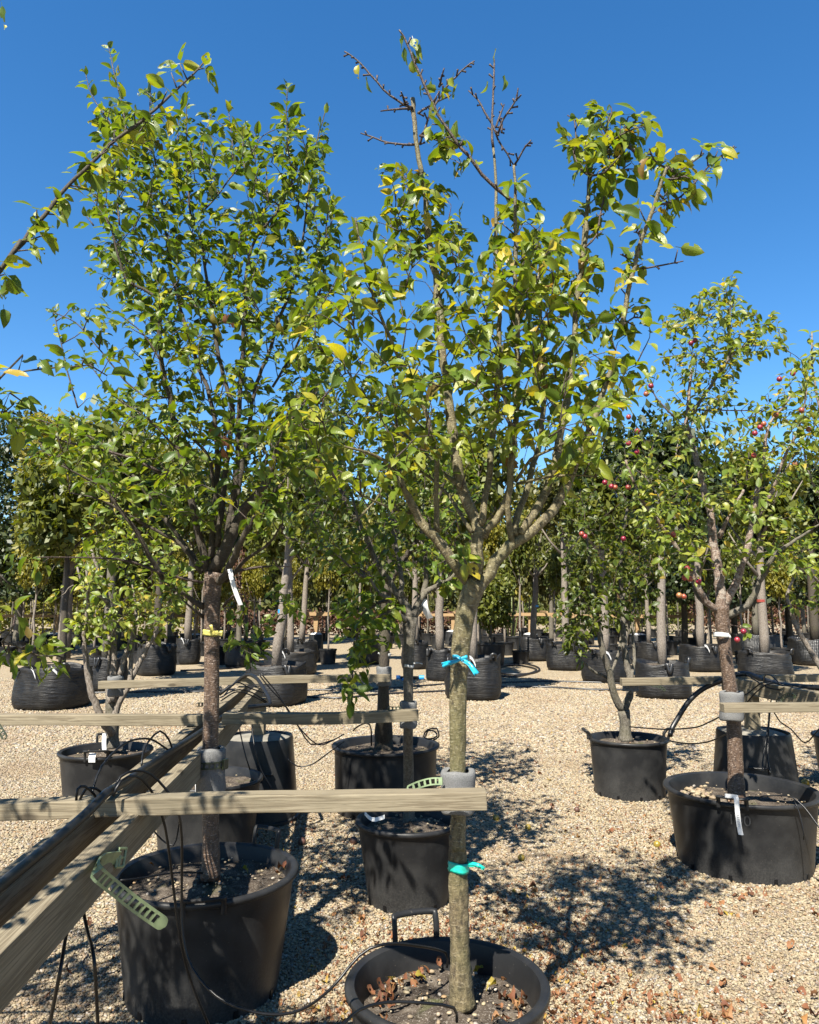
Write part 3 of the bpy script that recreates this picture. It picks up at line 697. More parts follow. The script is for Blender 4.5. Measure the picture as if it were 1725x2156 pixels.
# right-hand side
hose('Z3', [(852, 650, 6.55), (860, 612, 6.58), (890, 558, 6.6), (960, 450, 6.6), (1040, 378, 6.58), (1130, 335, 6.5), (1180, 315, 6.45), (1235, 290, 6.45), (1310, 288, 6.4), (1400, 322, 6.2), (1500, 350, 6.0), (1600, 362, 5.8), (1800, 372, 5.5)], .022, 'thick black hose arching from pot rim up to the timber beam', name='thick_hose', mat='hose_big')
hose('Z3', [(615, 597, 6.6), (740, 607, 6.4), (850, 612, 6.2), (1000, 600, 5.8), (1080, 570, 5.5), (1155, 532, 5.1)], .0055, 'upper thin line strung from the forked tree to the foam collar')
hose('Z3', [(850, 680, 6.3), (950, 695, 6.0), (1050, 690, 5.7), (1130, 665, 5.4), (1190, 635, 5.2)], .0055, 'lower thin line strung from the forked tree pot')
RH = [[(1245, 425), (1300, 405), (1380, 345), (1440, 332)], [(1290, 470), (1350, 400), (1430, 345), (1520, 352)], [(1425, 440), (1440, 390), (1500, 350), (1570, 362)], [(1440, 460), (1460, 400), (1530, 360), (1620, 375)],
      [(1400, 330), (1410, 295), (1450, 300), (1500, 350)], [(1470, 460), (1500, 400), (1560, 380), (1640, 385)], [(1435, 470), (1425, 600), (1400, 760), (1392, 860)], [(1440, 480), (1430, 620), (1425, 780), (1440, 870)], [(1460, 510), (1500, 570), (1560, 610), (1640, 690), (1700, 640), (1740, 590)],
      [(1300, 290), (1360, 330), (1440, 372), (1560, 380)]]
RL = ['thin line hugging the beam end by the fruiting tree', 'thin line sloping over the beam by the fruiting tree', 'steep thin line over the side of the beam', 'second steep thin line over the side of the beam', 'small raised loop of thin line on the beam', 'short thin line crossing the beam near the strap buckle', 'thin line hanging in front of the upturned tub behind wide pot', 'second thin line hanging in front of tub behind wide pot', 'loose thin line swinging from beam towards the picture edge', 'straight thin line lying along the top of beam']
for p, l in zip(RH, RL): hose('Z3', p, .005, l, Y=(6.0, 5.7) if p[-1][1] > 700 else (6.15, 5.75))
hose('Z3', [(1380, 1010, 4.62), (1400, 1003, 4.6), (1500, 1000, 4.55), (1570, 1012, 4.5), (1640, 1070, 4.45), (1700, 1150, 4.4), (1760, 1230, 4.35)], .0045, 'drip line leaving the wide pot over its rim')
hose('Z3', [(1580, 1030, 4.48), (1610, 1100, 4.45), (1632, 1200, 4.42), (1635, 1260, 4.42)], .0030, 'thin shadowy wire dangling down the wide pot side')
hose('D', [(1690, 1806, -1), (1740, 1815, -1), (1800, 1822, -1)], .0045, 'thin line on the gravel beside the wide pot')
for i, pts in enumerate(([(1040, 1438), (1150, 1435), (1260, 1437), (1330, 1441)], [(1050, 1446), (1150, 1447), (1250, 1452), (1400, 1453)], [(640, 1453), (760, 1452), (850, 1447), (945, 1440)], [(640, 1467), (720, 1470), (800, 1462), (940, 1455)], [(180, 1459), (300, 1457), (430, 1456), (520, 1450)], [(0, 1398), (100, 1402), (180, 1404)], [(380, 1412), (470, 1408), (530, 1402)])):
    hose('D', [(*p, -1) for p in pts], .022, ['black pipe on the gravel running past the shiny square bag', 'nearer black pipe on gravel running past the shiny square bag', 'black pipe on gravel behind the thin collared trunk', 'nearer black pipe on gravel behind the thin collared trunk', 'black pipe on gravel behind the far cross rail', 'black pipe on gravel behind the tagged bag', 'black pipe on gravel between the dark bags'][i], name='ground_pipe', mat='hose_big', cat='pipe', group='black pipes on the gravel')
hose('D', [(1060, 1402, -1), (1090, 1396, -1), (1125, 1402, -1), (1136, 1411, -1), (1110, 1419, -1), (1060, 1418, -1), (1045, 1408, -1), (1080, 1400, -1), (1120, 1406, -1), (1128, 1413, -1), (1090, 1424, -1), (1050, 1422, -1)], .024, 'coil of black pipe on gravel by the shrub pot', name='ground_pipe', mat='hose_big', cat='pipe', group='black pipes on the gravel')
e = empty('pipe_connector', atz(858, 1432, 0), 'black pipe tee with three bright blue nuts on the gravel', 'connector')
b = Vector((0, 0, .05))
m = MB(); m.tube([b + Vector((-.17, .0, 0)), b + Vector((.26, 0, 0))], .035, 10); m.tube([b, b + Vector((-.05, -.12, -.02))], .035, 10); m.build('tee_body', M['hose_big'], e)
for p0, p1 in (((-.24, 0, 0), (-.15, 0, 0)), ((.25, 0, 0), (.36, 0, 0)), ((-.05, -.10, -.02), (-.075, -.19, -.03))):
    m = MB(); m.tube([b + Vector(p0), b + Vector(p1)], .052, 12); m.build('nut', M['nut_blue'], e, auto=40)
# ------------------------------------------------------------------ FOAM COLLARS, STRAPS, RIBBONS
def foam(px, y0, y1, Y, wpx, label, slit=None, seed=0):
    p1, p0 = at(px, y0, Y), at(px, y1, Y); r = wpx / 2 * Y / F; rn = random.Random(seed)
    h = (p1 - p0).length
    e = empty('foam_collar', p0, label, 'foam collar', 'grey foam collars on the trunks')
    d = (p1 - p0); ph = rn.uniform(0, 6)
    def f(a, rr, z, i): return rr * (1 + .035 * math.sin(2 * a + ph) + .02 * math.sin(5 * a + z * 40) + rn.uniform(-.012, .012)), z + .003 * math.sin(3 * a + ph)
    prof = [(r * .62, h * .97), (r * .75, h), (r * .93, h * .985), (r, h * .93)] + [(r * (1 - .04 * math.sin(math.pi * t / 7)), h * (.93 - .86 * t / 7)) for t in range(1, 8)] + [(r * .93, h * .015), (r * .62, 0)]
    m = MB(); m.lathe(prof[::-1], 28, f)
    for i, v in enumerate(m.v): t = v[2] / h; m.v[i] = (v[0] + d.x * t, v[1] + d.y * t, v[2])
    m.build('sleeve', M['foam_grey'], e)
    return e, r, h
def strap(k, pts, wpx, label, mat='strap_green', slot=(.15, .9), rung=.012, name='tree_strap', wd=None, th=.0022, buckle=False):
    P = smooth_path([at(*cv(k, p), p[2]) for p in pts], .006); n = len(P)
    L = [0]
    for i in range(1, n): L.append(L[-1] + (P[i] - P[i - 1]).length)
    w = wpx * pts[len(pts) // 2][2] / F
    e = empty(name, P[0], label, 'tree strap', 'slotted tree ties')
    m = MB(); b0 = P[0]; rows = []
    for i, p in enumerate(P):
        t = (P[min(i + 1, n - 1)] - P[max(i - 1, 0)]).normalized()
        s = (wd - t * wd.dot(t)).normalized() if wd else t.cross(Vector((0, 1, 0))).normalized()
        nn_ = s.cross(t).normalized() * th
        q = min(1.0, (L[-1] - L[i]) / (w * .5)) if L[-1] - L[i] < w * .5 else 1
        ww = w / 2 * math.sqrt(max(.02, 1 - (1 - q) ** 2))
        row = []
        for f in (-1, -.62, .62, 1): row.append((len(m.v), len(m.v) + 1)); m.v.append(tuple(p - b0 + s * (ww * f) - nn_)); m.v.append(tuple(p - b0 + s * (ww * f) + nn_))
        rows.append(row)
    for i in range(n - 1):
        frac = L[i] / L[-1]; solid = not (slot[0] < frac < slot[1]) or (i % 3 == 0)
        prev = None
        for c in range(3):
            if c == 1 and not solid: continue
            a, b, cc, d = rows[i][c], rows[i][c + 1], rows[i + 1][c + 1], rows[i + 1][c]
            m.poly((a[0], b[0], cc[0], d[0])); m.poly((a[1], d[1], cc[1], b[1]))
            m.poly((a[0], d[0], d[1], a[1])); m.poly((b[0], b[1], cc[1], cc[0]))
        if i == 0:
            pass
    m.build('band', M[mat], e, smooth=False)
    if buckle:
        t = (P[0] - P[3]).normalized(); s = Vector((0, 0, 1)); s = (s - t * s.dot(t)).normalized(); c0 = P[0] + t * w * .55
        m = MB(); q = []
        for a, b in ((-1, -1), (1, -1), (1, 1), (-1, 1), (-1, -1)): q.append(c0 - b0 + t * (a * w * .62) + s * (b * w * .66))
        for i in range(4): m.tube([q[i], q[i + 1]], .0042, 6)
        m.tube([c0 - b0 - t * w * .6 - s * 0, c0 - b0 + t * w * .45], .003, 6); m.tube([c0 - b0 - s * w * .6 - t * w * .2, c0 - b0 + s * w * .2 - t * w * .2], .004, 6)
        m.build('buckle', M[mat], e, auto=50)
    return e
def ring_strap(px, py, Y, r, h, label, mat='strap_dark'):
    c = at(px, py, Y); e = empty('tree_strap', c, label, 'tree strap', 'slotted tree ties'); m = MB(); seg = 54
    for j, (z, q) in enumerate(((-h / 2, 0), (-h * .28, 0), (h * .28, 0), (h / 2, 0))):
        for k in range(seg):
            a = 2 * math.pi * k / seg; m.v.append((math.cos(a) * (r + .003), math.sin(a) * (r + .003), z))
    for j in range(3):
        for k in range(seg):
            if j == 1 and k % 3: continue
            k2 = (k + 1) % seg; m.poly((j * seg + k, j * seg + k2, (j + 1) * seg + k2, (j + 1) * seg + k))
    o = m.build('band', M[mat], e, smooth=False); md = o.modifiers.new('s', 'SOLIDIFY'); md.thickness = .003
    m = MB(); a = R(-15); T = Matrix.Translation((math.cos(a) * (r + .008), math.sin(a) * (r + .008), 0)) @ Matrix.Rotation(a, 4, 'Z'); m.box(-.004, .008, -.018, .018, -h * .7, h * .7, T); m.build('buckle', M[mat], e, smooth=False, bevel=.002)
    return e
foam(965, 1621, 1711, 2.475, 70, 'grey foam collar squeezed above and below the pale cross rail end', seed=1)
fe, fr, fh = foam(444, 1574, 1669, 3.36, 60, 'tall grey foam wrap bound with green strap on the brown trunk', seed=2)
ring_strap(442, 1607, 3.36, fr, .030, 'dark green slotted strap buckled round the foam on brown trunk')
foam(1541, 1456, 1517, 4.86, 47, 'grey foam collar on the trunk above the wide pot', seed=3)
foam(860, 1476, 1533, 4.14, 35, 'small grey foam collar at end of second cross rail', seed=4)
foam(809, 1403, 1444, 5.98, 33, 'shaded foam collar at end of the farthest cross rail', seed=5)
foam(243, 1424, 1466, 5.93, 33, 'dark foam collar round the many stemmed tree', seed=6)
foam(1328, 1436, 1455, 6.62, 33, 'dark foam collar on the forked tree by the rail end', seed=7)
strap('Z1', [(625, 705, 2.10), (590, 708, 2.06), (545, 718, 1.97), (512, 742, 1.885), (507, 768, 1.86), (530, 800, 1.86), (600, 858, 1.90), (740, 968, 1.95), (880, 1066, 2.0)], 29, 'pale green slotted strap with open buckle dangling from the timber beam', wd=Vector((.45, .1, 1)), slot=(.34, .93), buckle=True)
strap('Z2', [(890, 298, 2.42), (830, 300, 2.43), (770, 315, 2.42), (700, 345, 2.40)], 15, 'green slotted strap arching out of the foam onto the pale cross rail', wd=Vector((0, .25, 1)), slot=(.1, .95))
strap('Z1', [(-30, -20, 3.95), (0, 25, 3.93), (22, 60, 3.92), (32, 75, 3.92)], 13, 'dark strap end poking in at the picture edge', mat='strap_dark', wd=Vector((1, 0, 1)), slot=(.1, .9))
strap('Z3', [(690, 345, 6.5), (740, 350, 6.5), (790, 362, 6.5), (825, 385, 6.5)], 6, 'dark strap tail curving off the forked tree rail', mat='strap_dark', wd=Vector((0, 0, 1)), slot=(.05, .95))
strap('G2', [(520, 1278, 3.98), (490, 1277, 3.96), (450, 1280, 3.95)], 8.5, 'short dark strap tail beside the brown trunk above the rail', mat='strap_dark', wd=Vector((0, 0, 1)), slot=(.1, .85))
strap('Z3', [(1500, 440, 5.55), (1530, 415, 5.5), (1560, 410, 5.46), (1590, 425, 5.42)], 9, 'green strap with buckle slung over the beam near the fruiting tree', mat='strap_dark', wd=Vector((0, 0, 1)), slot=(.1, .9), buckle=True)
strap('G3', [(990, 1318, 4.03), (930, 1320, 4.02), (860, 1318, 4.0)], 9, 'dark slotted strap lying along second cross rail by its foam collar', mat='strap_dark', wd=Vector((0, 0, 1)), slot=(.05, .95))

def ribbon(k, band, Y, r, tails, mat, label, wband):
    """band = (x, y): picture spot of the band centre; tails = picture polylines with depth"""
    c = at(*cv(k, band), Y); e = empty('ribbon', c, label, 'ribbon')
    rn = random.Random(3); m = MB(); seg = 24
    for j, z in enumerate((-.5, -.25, 0, .25, .5)):
        for q in range(seg):
            a = 2 * math.pi * q / seg; rr = r + .0018 + .0022 * (j % 2) + rn.uniform(-.0006, .0006); m.v.append((math.cos(a) * rr, math.sin(a) * rr, z * wband + .003 * math.sin(a * 2)))
    for j in range(4):
        for q in range(seg): q2 = (q + 1) % seg; m.poly((j * seg + q, j * seg + q2, (j + 1) * seg + q2, (j + 1) * seg + q))
    o = m.build('band', M[mat], e); md = o.modifiers.new('s', 'SOLIDIFY'); md.thickness = .0012
    for tl, w0, w1 in tails:
        P = smooth_path([at(*cv(k, p), p[2]) - c for p in tl], .01); n = len(P); m = MB()
        for i, p in enumerate(P):
            f = i / (n - 1); w = w0 + (w1 - w0) * f; t = (P[min(i + 1, n - 1)] - P[max(i - 1, 0)]).normalized(); s = t.cross(Vector((0, 1, 0))).normalized()
            for q, dp_ in ((-.5, 0), (-.2, .004), (.1, -.003), (.5, .003)): m.v.append(tuple(p + s * (q * w) + Vector((0, dp_ + .003 * math.sin(i * 1.3 + q * 5), 0))))
        for i in range(n - 1):
            for q in range(3): a = i * 4 + q; m.poly((a, a + 1, a + 5, a + 4))
        o = m.build('tail', M[mat], e); md = o.modifiers.new('s', 'SOLIDIFY'); md.thickness = .001
    return e
ribbon('C5', (1118, 705), 2.475, .0262, [([(1118, 712, 2.425), (1085, 725, 2.42), (1050, 735, 2.41), (1020, 745, 2.40)], .010, .017), ([(1122, 715, 2.425), (1160, 735, 2.42), (1185, 765, 2.41), (1205, 793, 2.405)], .010, .018), ([(1118, 712, 2.42), (1100, 700, 2.425), (1076, 700, 2.43)], .010, .014), ([(1120, 712, 2.42), (1140, 706, 2.425), (1156, 702, 2.43)], .010, .014)],
       'ribbon_blue', 'bright blue plastic ribbon knotted round the olive trunk at mid height', .010)
ribbon('Z2', (975, 748), 2.475, .0300, [([(1025, 735, 2.44), (1055, 738, 2.43), (1085, 750, 2.42), (1113, 765, 2.42)], .012, .009), ([(1025, 745, 2.44), (1060, 745, 2.425), (1090, 755, 2.42)], .010, .010)], 'ribbon_teal', 'teal plastic ribbon tied low on the olive trunk above its pot', .031)
ribbon('G2', (602, 570), 3.37, .033, [([(610, 572, 3.33), (650, 570, 3.32), (690, 572, 3.31), (722, 578, 3.31)], .012, .026), ([(620, 570, 3.33), (608, 530, 3.32), (597, 492, 3.32)], .012, .014)], 'ribbon_yellow', 'faded yellow ribbon tied round the brown shiny trunk', .026)
ribbon('Z6', (1150, 936), 4.9, .0435, [([(1185, 935, 4.80), (1200, 942, 4.79), (1208, 955, 4.79)], .012, .010)], 'ribbon_pale', 'white string tie round the fruiting tree trunk below its fork', .030)
ribbon('G3', (845, 783), 6.0, .038, [([(795, 783, 5.96), (780, 775, 5.95), (770, 768, 5.95)], .018, .012)], 'ribbon_pale', 'white tie round the shaded thick trunk behind the second rail', .022)
ribbon('G3', (1075, 897), 4.13, .0235, [([(1115, 872, 4.1), (1165, 868, 4.1), (1210, 880, 4.1)], .006, .004)], 'ribbon_pale', 'white band with long thread tail on the thin trunk', .014)
tag_strip('plant_tag', [at(484, 1198, 3.26), at(489, 1222, 3.25), at(496, 1246, 3.25), at(507, 1274, 3.26)], .019, 'long white tag hanging under the crown of the brown trunk', Vector((1, 0, .2)))
tag_strip('plant_tag', [at(892, 1262, 4.2), at(894, 1277, 4.19), at(899, 1290, 4.2), at(906, 1302, 4.22)], .036, 'white tag hanging in the crown of the thin trunk tree', Vector((1, 0, .2)))

# ------------------------------------------------------------------ LEAF TEMPLATES
def leaf_template(rows, cols, fold, curl, wave, ragged=0, seed=0, width=.57, petiole=.22):
    rn = random.Random(seed); V = []; UV = []; faces = []; fuv = []
    idx = {}
    for i in range(rows + 1):
        t = i / rows
        w = width * .5 * (max(0, math.sin(math.pi * (t ** .85))) ** .75) * (1.06 - .28 * t) if 0 < t < 1 else 0
        th = curl * t
        yb = (math.sin(th) / curl) if abs(curl) > 1e-3 else t; zb = -((1 - math.cos(th)) / curl) if abs(curl) > 1e-3 else 0
        js = range(cols) if 0 < i < rows else [cols // 2]
        for j in js:
            s = (j / (cols - 1) - .5) * 2
            e = 1 + (rn.uniform(-ragged, ragged * .4) if abs(s) == 1 else 0)
            x = s * w * e; z = zb + abs(x) * fold + wave * math.sin(9 * t + s * 2 + seed) * abs(s)
            idx[(i, j)] = len(V); V.append((x, yb, z)); UV.append((.5 + s * .5, t))
    mid = cols // 2
    def add(f): faces.append(f)
    for i in range(rows):
        for j in range(cols - 1):
            if i == 0: f = [idx[(0, mid)], idx[(1, j + 1)], idx[(1, j)]]
            elif i == rows - 1: f = [idx[(i, j)], idx[(i, j + 1)], idx[(rows, mid)]]
            else: f = [idx[(i, j)], idx[(i, j + 1)], idx[(i + 1, j + 1)], idx[(i + 1, j)]]
            if ragged and cols > 3 and 1 < i < rows - 1 and rn.random() < .12: continue
            add(f)
    b = len(V); pw = .012
    for (x, y, z) in ((-pw, -petiole, .05 * petiole), (pw, -petiole, .05 * petiole), (pw, .02, 0), (-pw, .02, 0)): V.append((x, y, z)); UV.append((.5, .3))
    add([b, b + 1, b + 2, b + 3])
    return np.array(V), faces, np.array(UV)
LT5 = [leaf_template(6, 5, .35, .5, .02, 0, 1), leaf_template(6, 5, .55, .9, .03, .12, 2), leaf_template(6, 5, .2, .3, .035, .2, 3), leaf_template(6, 5, .45, 1.3, .03, .1, 4), leaf_template(6, 5, .3, .15, .03, .35, 5), leaf_template(6, 5, .8, .7, .03, .1, 6)]
LT3 = [leaf_template(5, 3, .35, .5, .02, 0, 1), leaf_template(5, 3, .55, .9, .03, .1, 2), leaf_template(5, 3, .25, .25, .035, .1, 3), leaf_template(5, 3, .7, 1.2, .02, .1, 4)]
LTN = [leaf_template(5, 3, .4, .7, .02, 0, 1, .34), leaf_template(5, 3, .6, 1.1, .03, .1, 2, .36), leaf_template(5, 3, .3, .4, .035, .1, 3, .32)]
LTM = {}
def leaf_meshes(key, tpl, mat):
    if (key, mat) not in LTM:
        L_ = []
        for v, f, uv in tpl:
            lp = [i for q in f for i in q]; tot = [len(q) for q in f]; st = np.concatenate([[0], np.cumsum(tot)[:-1]])
            L_.append(fast_mesh('leaf', v, lp, st, tot, M[mat], uv[lp]))
        LTM[(key, mat)] = L_
    return LTM[(key, mat)]
def frames(D, Nn):
    Y = D / np.linalg.norm(D, axis=1, keepdims=True)
    Z = Nn - Y * np.sum(Nn * Y, 1, keepdims=True); Z /= np.maximum(1e-6, np.linalg.norm(Z, axis=1, keepdims=True))
    X = np.cross(Y, Z); return np.stack([X, Y, Z], 2)
def leaf_cloud(name, pos, dirs, nrm, size, tpl, mat, parent=None, origin=(0, 0, 0)):
    pos = np.asarray(pos) - np.array(origin); Fm = frames(np.asarray(dirs), np.asarray(nrm)); size = np.asarray(size)
    n = len(pos); var = RNG.integers(0, len(tpl), n); V = []; LP = []; TT = []; UVs = []; RN = []; base = 0
    for k, (v, f, uv) in enumerate(tpl):
        I = np.where(var == k)[0]
        if not len(I): continue
        w = np.einsum('nij,vj->nvi', Fm[I], v) * size[I, None, None] + pos[I, None, :]
        lp = np.array([i for q in f for i in q]); tot = np.array([len(q) for q in f])
        V.append(w.reshape(-1, 3)); LP.append((lp[None] + (np.arange(len(I)) * len(v))[:, None] + base).ravel()); base += len(I) * len(v)
        TT.append(np.tile(tot, len(I))); UVs.append(np.tile(uv[lp], (len(I), 1))); RN.append(np.repeat(RNG.uniform(0, 1, len(I)), len(v)))
    tot = np.concatenate(TT); st = np.concatenate([[0], np.cumsum(tot)[:-1]])
    me = fast_mesh(name, np.concatenate(V), np.concatenate(LP), st, tot, M[mat], np.concatenate(UVs), np.concatenate(RN))
    o = bpy.data.objects.new(name, me); COL.objects.link(o)
    if parent: o.parent = parent
    return o

# ------------------------------------------------------------------ TREES NEAR THE CAMERA
class Tree:
    def __init__(s, base, label, name, leafmat, tpl='5', cat='tree', group=None, bark='bark_olive', lsize=.06, seed=1, droop=.5):
        s.e = empty(name, base, label, cat, group); s.o = Vector(base); s.mat = leafmat; s.tk = tpl; s.tpl = {'5': LT5, '3': LT3, 'N': LTN}[tpl]
        s.bark = bark; s.ls = lsize; s.rn = random.Random(seed); s.nr = np.random.default_rng(seed)
        s.sp = []; s.sd = []; s.P = []; s.D = []; s.Nn = []; s.S = []; s.tw = MB(); s.droop = droop; s.k = 0; s.fr = []
    def limb(s, k, pts, Y, r0, r1, name='branch', bark=None, sides=10, samples=True, step=.04, rough=.02):
        """picture polyline; Y = depth or (start, end); radii in metres"""
        n = len(pts); P = []
        for i, p in enumerate(pts):
            f = i / (n - 1); yy = Y[0] + (Y[1] - Y[0]) * f if isinstance(Y, tuple) else Y
            P.append(at(*cv(k, p), p[2] if len(p) > 2 else yy))
        return s.limb3(P, r0, r1, name, bark, sides, samples, step, rough)
    def limb3(s, P, r0, r1, name='branch', bark=None, sides=10, samples=True, step=.04, rough=.02):
        Q = smooth_path(P, step); n = len(Q)
        if hasattr(r0, '__len__'):
            rad = list(np.interp(np.linspace(0, len(r0) - 1, n), range(len(r0)), r0))
        else: rad = [r0 + (r1 - r0) * (i / (n - 1)) for i in range(n)]
        if name != 'trunk':
            for i in range(1, n - 1): Q[i] = Q[i] + Vector((s.rn.uniform(-1, 1), s.rn.uniform(-1, 1), s.rn.uniform(-1, 1))) * min(.006, rad[i] * .35)
        else:
            rad = [q * (1 + .02 * math.sin(i * 1.7) + s.rn.uniform(-.015, .015)) for i, q in enumerate(rad)]
        m = MB(); m.tube([q - s.o for q in Q], rad, sides, rough, rseed=s.rn.randrange(9999), lump=(.03 if (bark or s.bark) in ('bark_brown', 'bark_silver') else .07 if name == 'trunk' else .05)); m.build(name, M[bark or s.bark], s.e)
        if samples:
            for i in range(n): s.sp.append(Q[i]); s.sd.append((Q[min(i + 1, n - 1)] - Q[max(0, i - 1)]).normalized())
        return Q
    def leaf(s, p, d, size=None, up=None):
        s.P.append(tuple(p)); d = Vector(d) + Vector((0, 0, -s.droop * s.rn.uniform(.2, 1.1))); s.D.append(tuple(d))
        n = Vector((0, 0, 1)) * .6 + SUNV * .5 + Vector((s.rn.gauss(0, .65), s.rn.gauss(0, .65), s.rn.gauss(0, .4)))
        s.Nn.append(tuple(up or n)); s.S.append((size or s.ls) * s.rn.uniform(.5, 1.28))
    def shoot_leaves(s, Q, start=.3, gap=.026, size=None, ang=1.0):
        """alternate leaves along a polyline"""
        acc = 0; n = len(Q); tot = sum((Q[i + 1] - Q[i]).length for i in range(n - 1)); run = 0; nxt = tot * start
        for i in range(n - 1):
            d = Q[i + 1] - Q[i]; L = d.length
            while run + L >= nxt and L > 1e-6:
                p = Q[i] + d * ((nxt - run) / L); dd = d.normalized(); s.k += 1
                a = s.k * 2.4 + s.rn.uniform(-.5, .5); x = dd.orthogonal().normalized(); y = dd.cross(x)
                side = x * math.cos(a) + y * math.sin(a); f = nxt / max(tot, 1e-6)
                an = ang * s.rn.uniform(.7, 1.2) * (1.1 - .45 * f)
                ld = dd * math.cos(an) + side * math.sin(an); sz = (size or s.ls) * (1.05 - .35 * f)
                s.leaf(p + ld * sz * .2, ld, sz); nxt += gap * s.rn.uniform(.7, 1.35)
            run += L
        dd = (Q[-1] - Q[-2]).normalized()
        for k in range(2): s.leaf(Q[-1], dd + Vector((s.rn.uniform(-.5, .5), s.rn.uniform(-.5, .5), .2)), (size or s.ls) * .75)
    def rosette(s, p, d, n=5, size=None):
        for k in range(n):
            a = k * 2.4 + s.rn.uniform(-.4, .4); d = Vector(d).normalized(); x = d.orthogonal().normalized(); y = d.cross(x)
            ld = d * s.rn.uniform(.1, .7) + x * math.cos(a) + y * math.sin(a); sz = (size or s.ls); ld.normalize()
            s.leaf(p + ld * sz * .2, ld, sz)
    def spurs(s, Q, gap=.07, start=.35, n=(3, 6), length=.03, end=1.0):
        """short fruiting spurs with leaf rosettes along a limb"""
        L = len(Q) if gap else 0
        for i in range(int(L * start), int(L * end) - 1):
            if s.rn.random() < (Q[i + 1] - Q[i]).length / gap:
                d = (Q[i + 1] - Q[i]).normalized(); x = d.orthogonal().normalized(); x.rotate(Quaternion(d, s.rn.uniform(0, 6.28)))
                u = (x + d * .5 + Vector((0, 0, .3))).normalized(); l = length * s.rn.uniform(.5, 2.2); q = Q[i] + u * l
                s.tw.tube([Q[i] - s.o, Q[i] + u * l * .5 - s.o, q - s.o], [.003, .0024, .002], 5); s.rosette(q, u, s.rn.randint(*n))
    def buds(s, Q, gap=.03, length=.022):
        for i in range(len(Q) - 1):
            if s.rn.random() < (Q[i + 1] - Q[i]).length / gap:
                d = (Q[i + 1] - Q[i]).normalized(); x = d.orthogonal().normalized(); x.rotate(Quaternion(d, s.rn.uniform(0, 6.28))); u = (x + d * .9).normalized(); l = length * s.rn.uniform(.4, 1.3)
                s.tw.tube([Q[i] - s.o, Q[i] + u * l * .6 - s.o, Q[i] + u * l - s.o], [.0035, .003, .0042], 5)
    def fill(s, poly, n, Y, spread, gap=.028, maxlen=.5, size=None, start=.3, grav=0.0):
        """n twigs grown from the nearest branch towards random spots of a picture polygon"""
        xs = [p[0] for p in poly]; ys = [p[1] for p in poly]; T = []
        while len(T) < n:
            x, y = s.rn.uniform(min(xs), max(xs)), s.rn.uniform(min(ys), max(ys)); ins = False
            for i in range(len(poly)):
                (x1, y1), (x2, y2) = poly[i], poly[i - 1]
                if (y1 > y) != (y2 > y) and x < (x2 - x1) * (y - y1) / (y2 - y1) + x1: ins = not ins
            if ins: T.append(at(x, y, Y + s.rn.uniform(-1, 1) * spread))
        B = np.array([tuple(p) for p in s.sp])
        T.sort(key=lambda t: float(np.min(np.sum((B - np.array(t)) ** 2, 1))))
        for t in T:
            dv = B - np.array(t); d2 = np.sqrt(np.sum(dv ** 2, 1)) + np.maximum(0, dv[:, 2] + .05) * (1.2 - grav * 1.2); i = int(np.argmin(d2)); b = s.sp[i]; bd = s.sd[i]
            v = t - b; L = v.length
            if L > maxlen: b = t - v * (maxlen / L); v = t - b; L = maxlen; b = t - v
            if L < .03: continue
            c = b + v * .5 + Vector((0, 0, L * (.18 - .3 * grav))) + bd * L * .12 + Vector((s.rn.uniform(-1, 1), s.rn.uniform(-1, 1), 0)) * L * .1
            b = s.sp[i]
            Q = smooth_path([b, b * .3 + c * .5 + (b + v) * .2 if False else (b + c) / 2 + Vector((0, 0, .0)), c, t], .03)
            m = len(Q); s.tw.tube([q - s.o for q in Q], [max(.0011, .0038 * (1 - k / m) * (.6 + L)) for k in range(m)], 5)
            for k in range(1, m):
                s.sp.append(Q[k]); s.sd.append((Q[k] - Q[k - 1]).normalized())
            B = np.concatenate([B, np.array([tuple(q) for q in Q[1:]])]); s.shoot_leaves(Q, start, gap, size)
    def plum(s, k, p, Y, r=.019):
        q = at(*cv(k, p), Y) - s.o; m = MB(); rn = s.rn
        m.lathe([(.001, -r * 1.08)] + [(r * math.sin(math.pi * t / 9) * (1 - .06 * math.cos(2 * math.pi * t / 9)), -r * 1.08 * math.cos(math.pi * t / 9)) for t in range(1, 9)] + [(.001, r)], 16)
        o = m.build('plum', M['plum'], s.e); o.location = q; o.rotation_euler = (rn.uniform(-.3, .3), rn.uniform(-.3, .3), rn.uniform(0, 6)); m2 = MB(); m2.tube([(0, 0, r * .9), (.003, 0, r * 1.5), (.004, .002, r * 2.2)], .0012, 5); m2.build('fruit_stalk', M['bark_twig'], o)
    def finish(s, n_ind=300):
        if s.tw.f: tag(s.tw.build('twigs', M['bark_twig'], s.e), kind='stuff')
        P = np.array(s.P); D = np.array(s.D); Nn = np.array(s.Nn); S_ = np.array(s.S)
        if not len(P): return 0
        pr = [proj(p) for p in P]; key = np.array([(S_[i] / q[2] if -20 < q[0] < 1745 and -20 < q[1] < 2176 else 0) for i, q in enumerate(pr)])
        order = np.argsort(-key); ind = order[:n_ind]; ind = ind[key[ind] > 0]; rest = np.setdiff1d(np.arange(len(P)), ind)
        ms = leaf_meshes(s.tk, s.tpl, s.mat); Fm = frames(D[ind], Nn[ind])
        for j, i in enumerate(ind):
            o = bpy.data.objects.new('leaf', s.nr.choice(ms)); COL.objects.link(o); o.parent = s.e
            mt = Matrix(Fm[j].tolist()).to_4x4(); mt = Matrix.Translation(Vector(P[i]) - s.o) @ mt @ Matrix.Diagonal((S_[i], S_[i], S_[i], 1)); o.matrix_local = mt
        if len(rest): tag(leaf_cloud('foliage', P[rest], D[rest], Nn[rest], S_[rest], s.tpl, s.mat, s.e, tuple(s.o)), kind='stuff')
        return len(P)

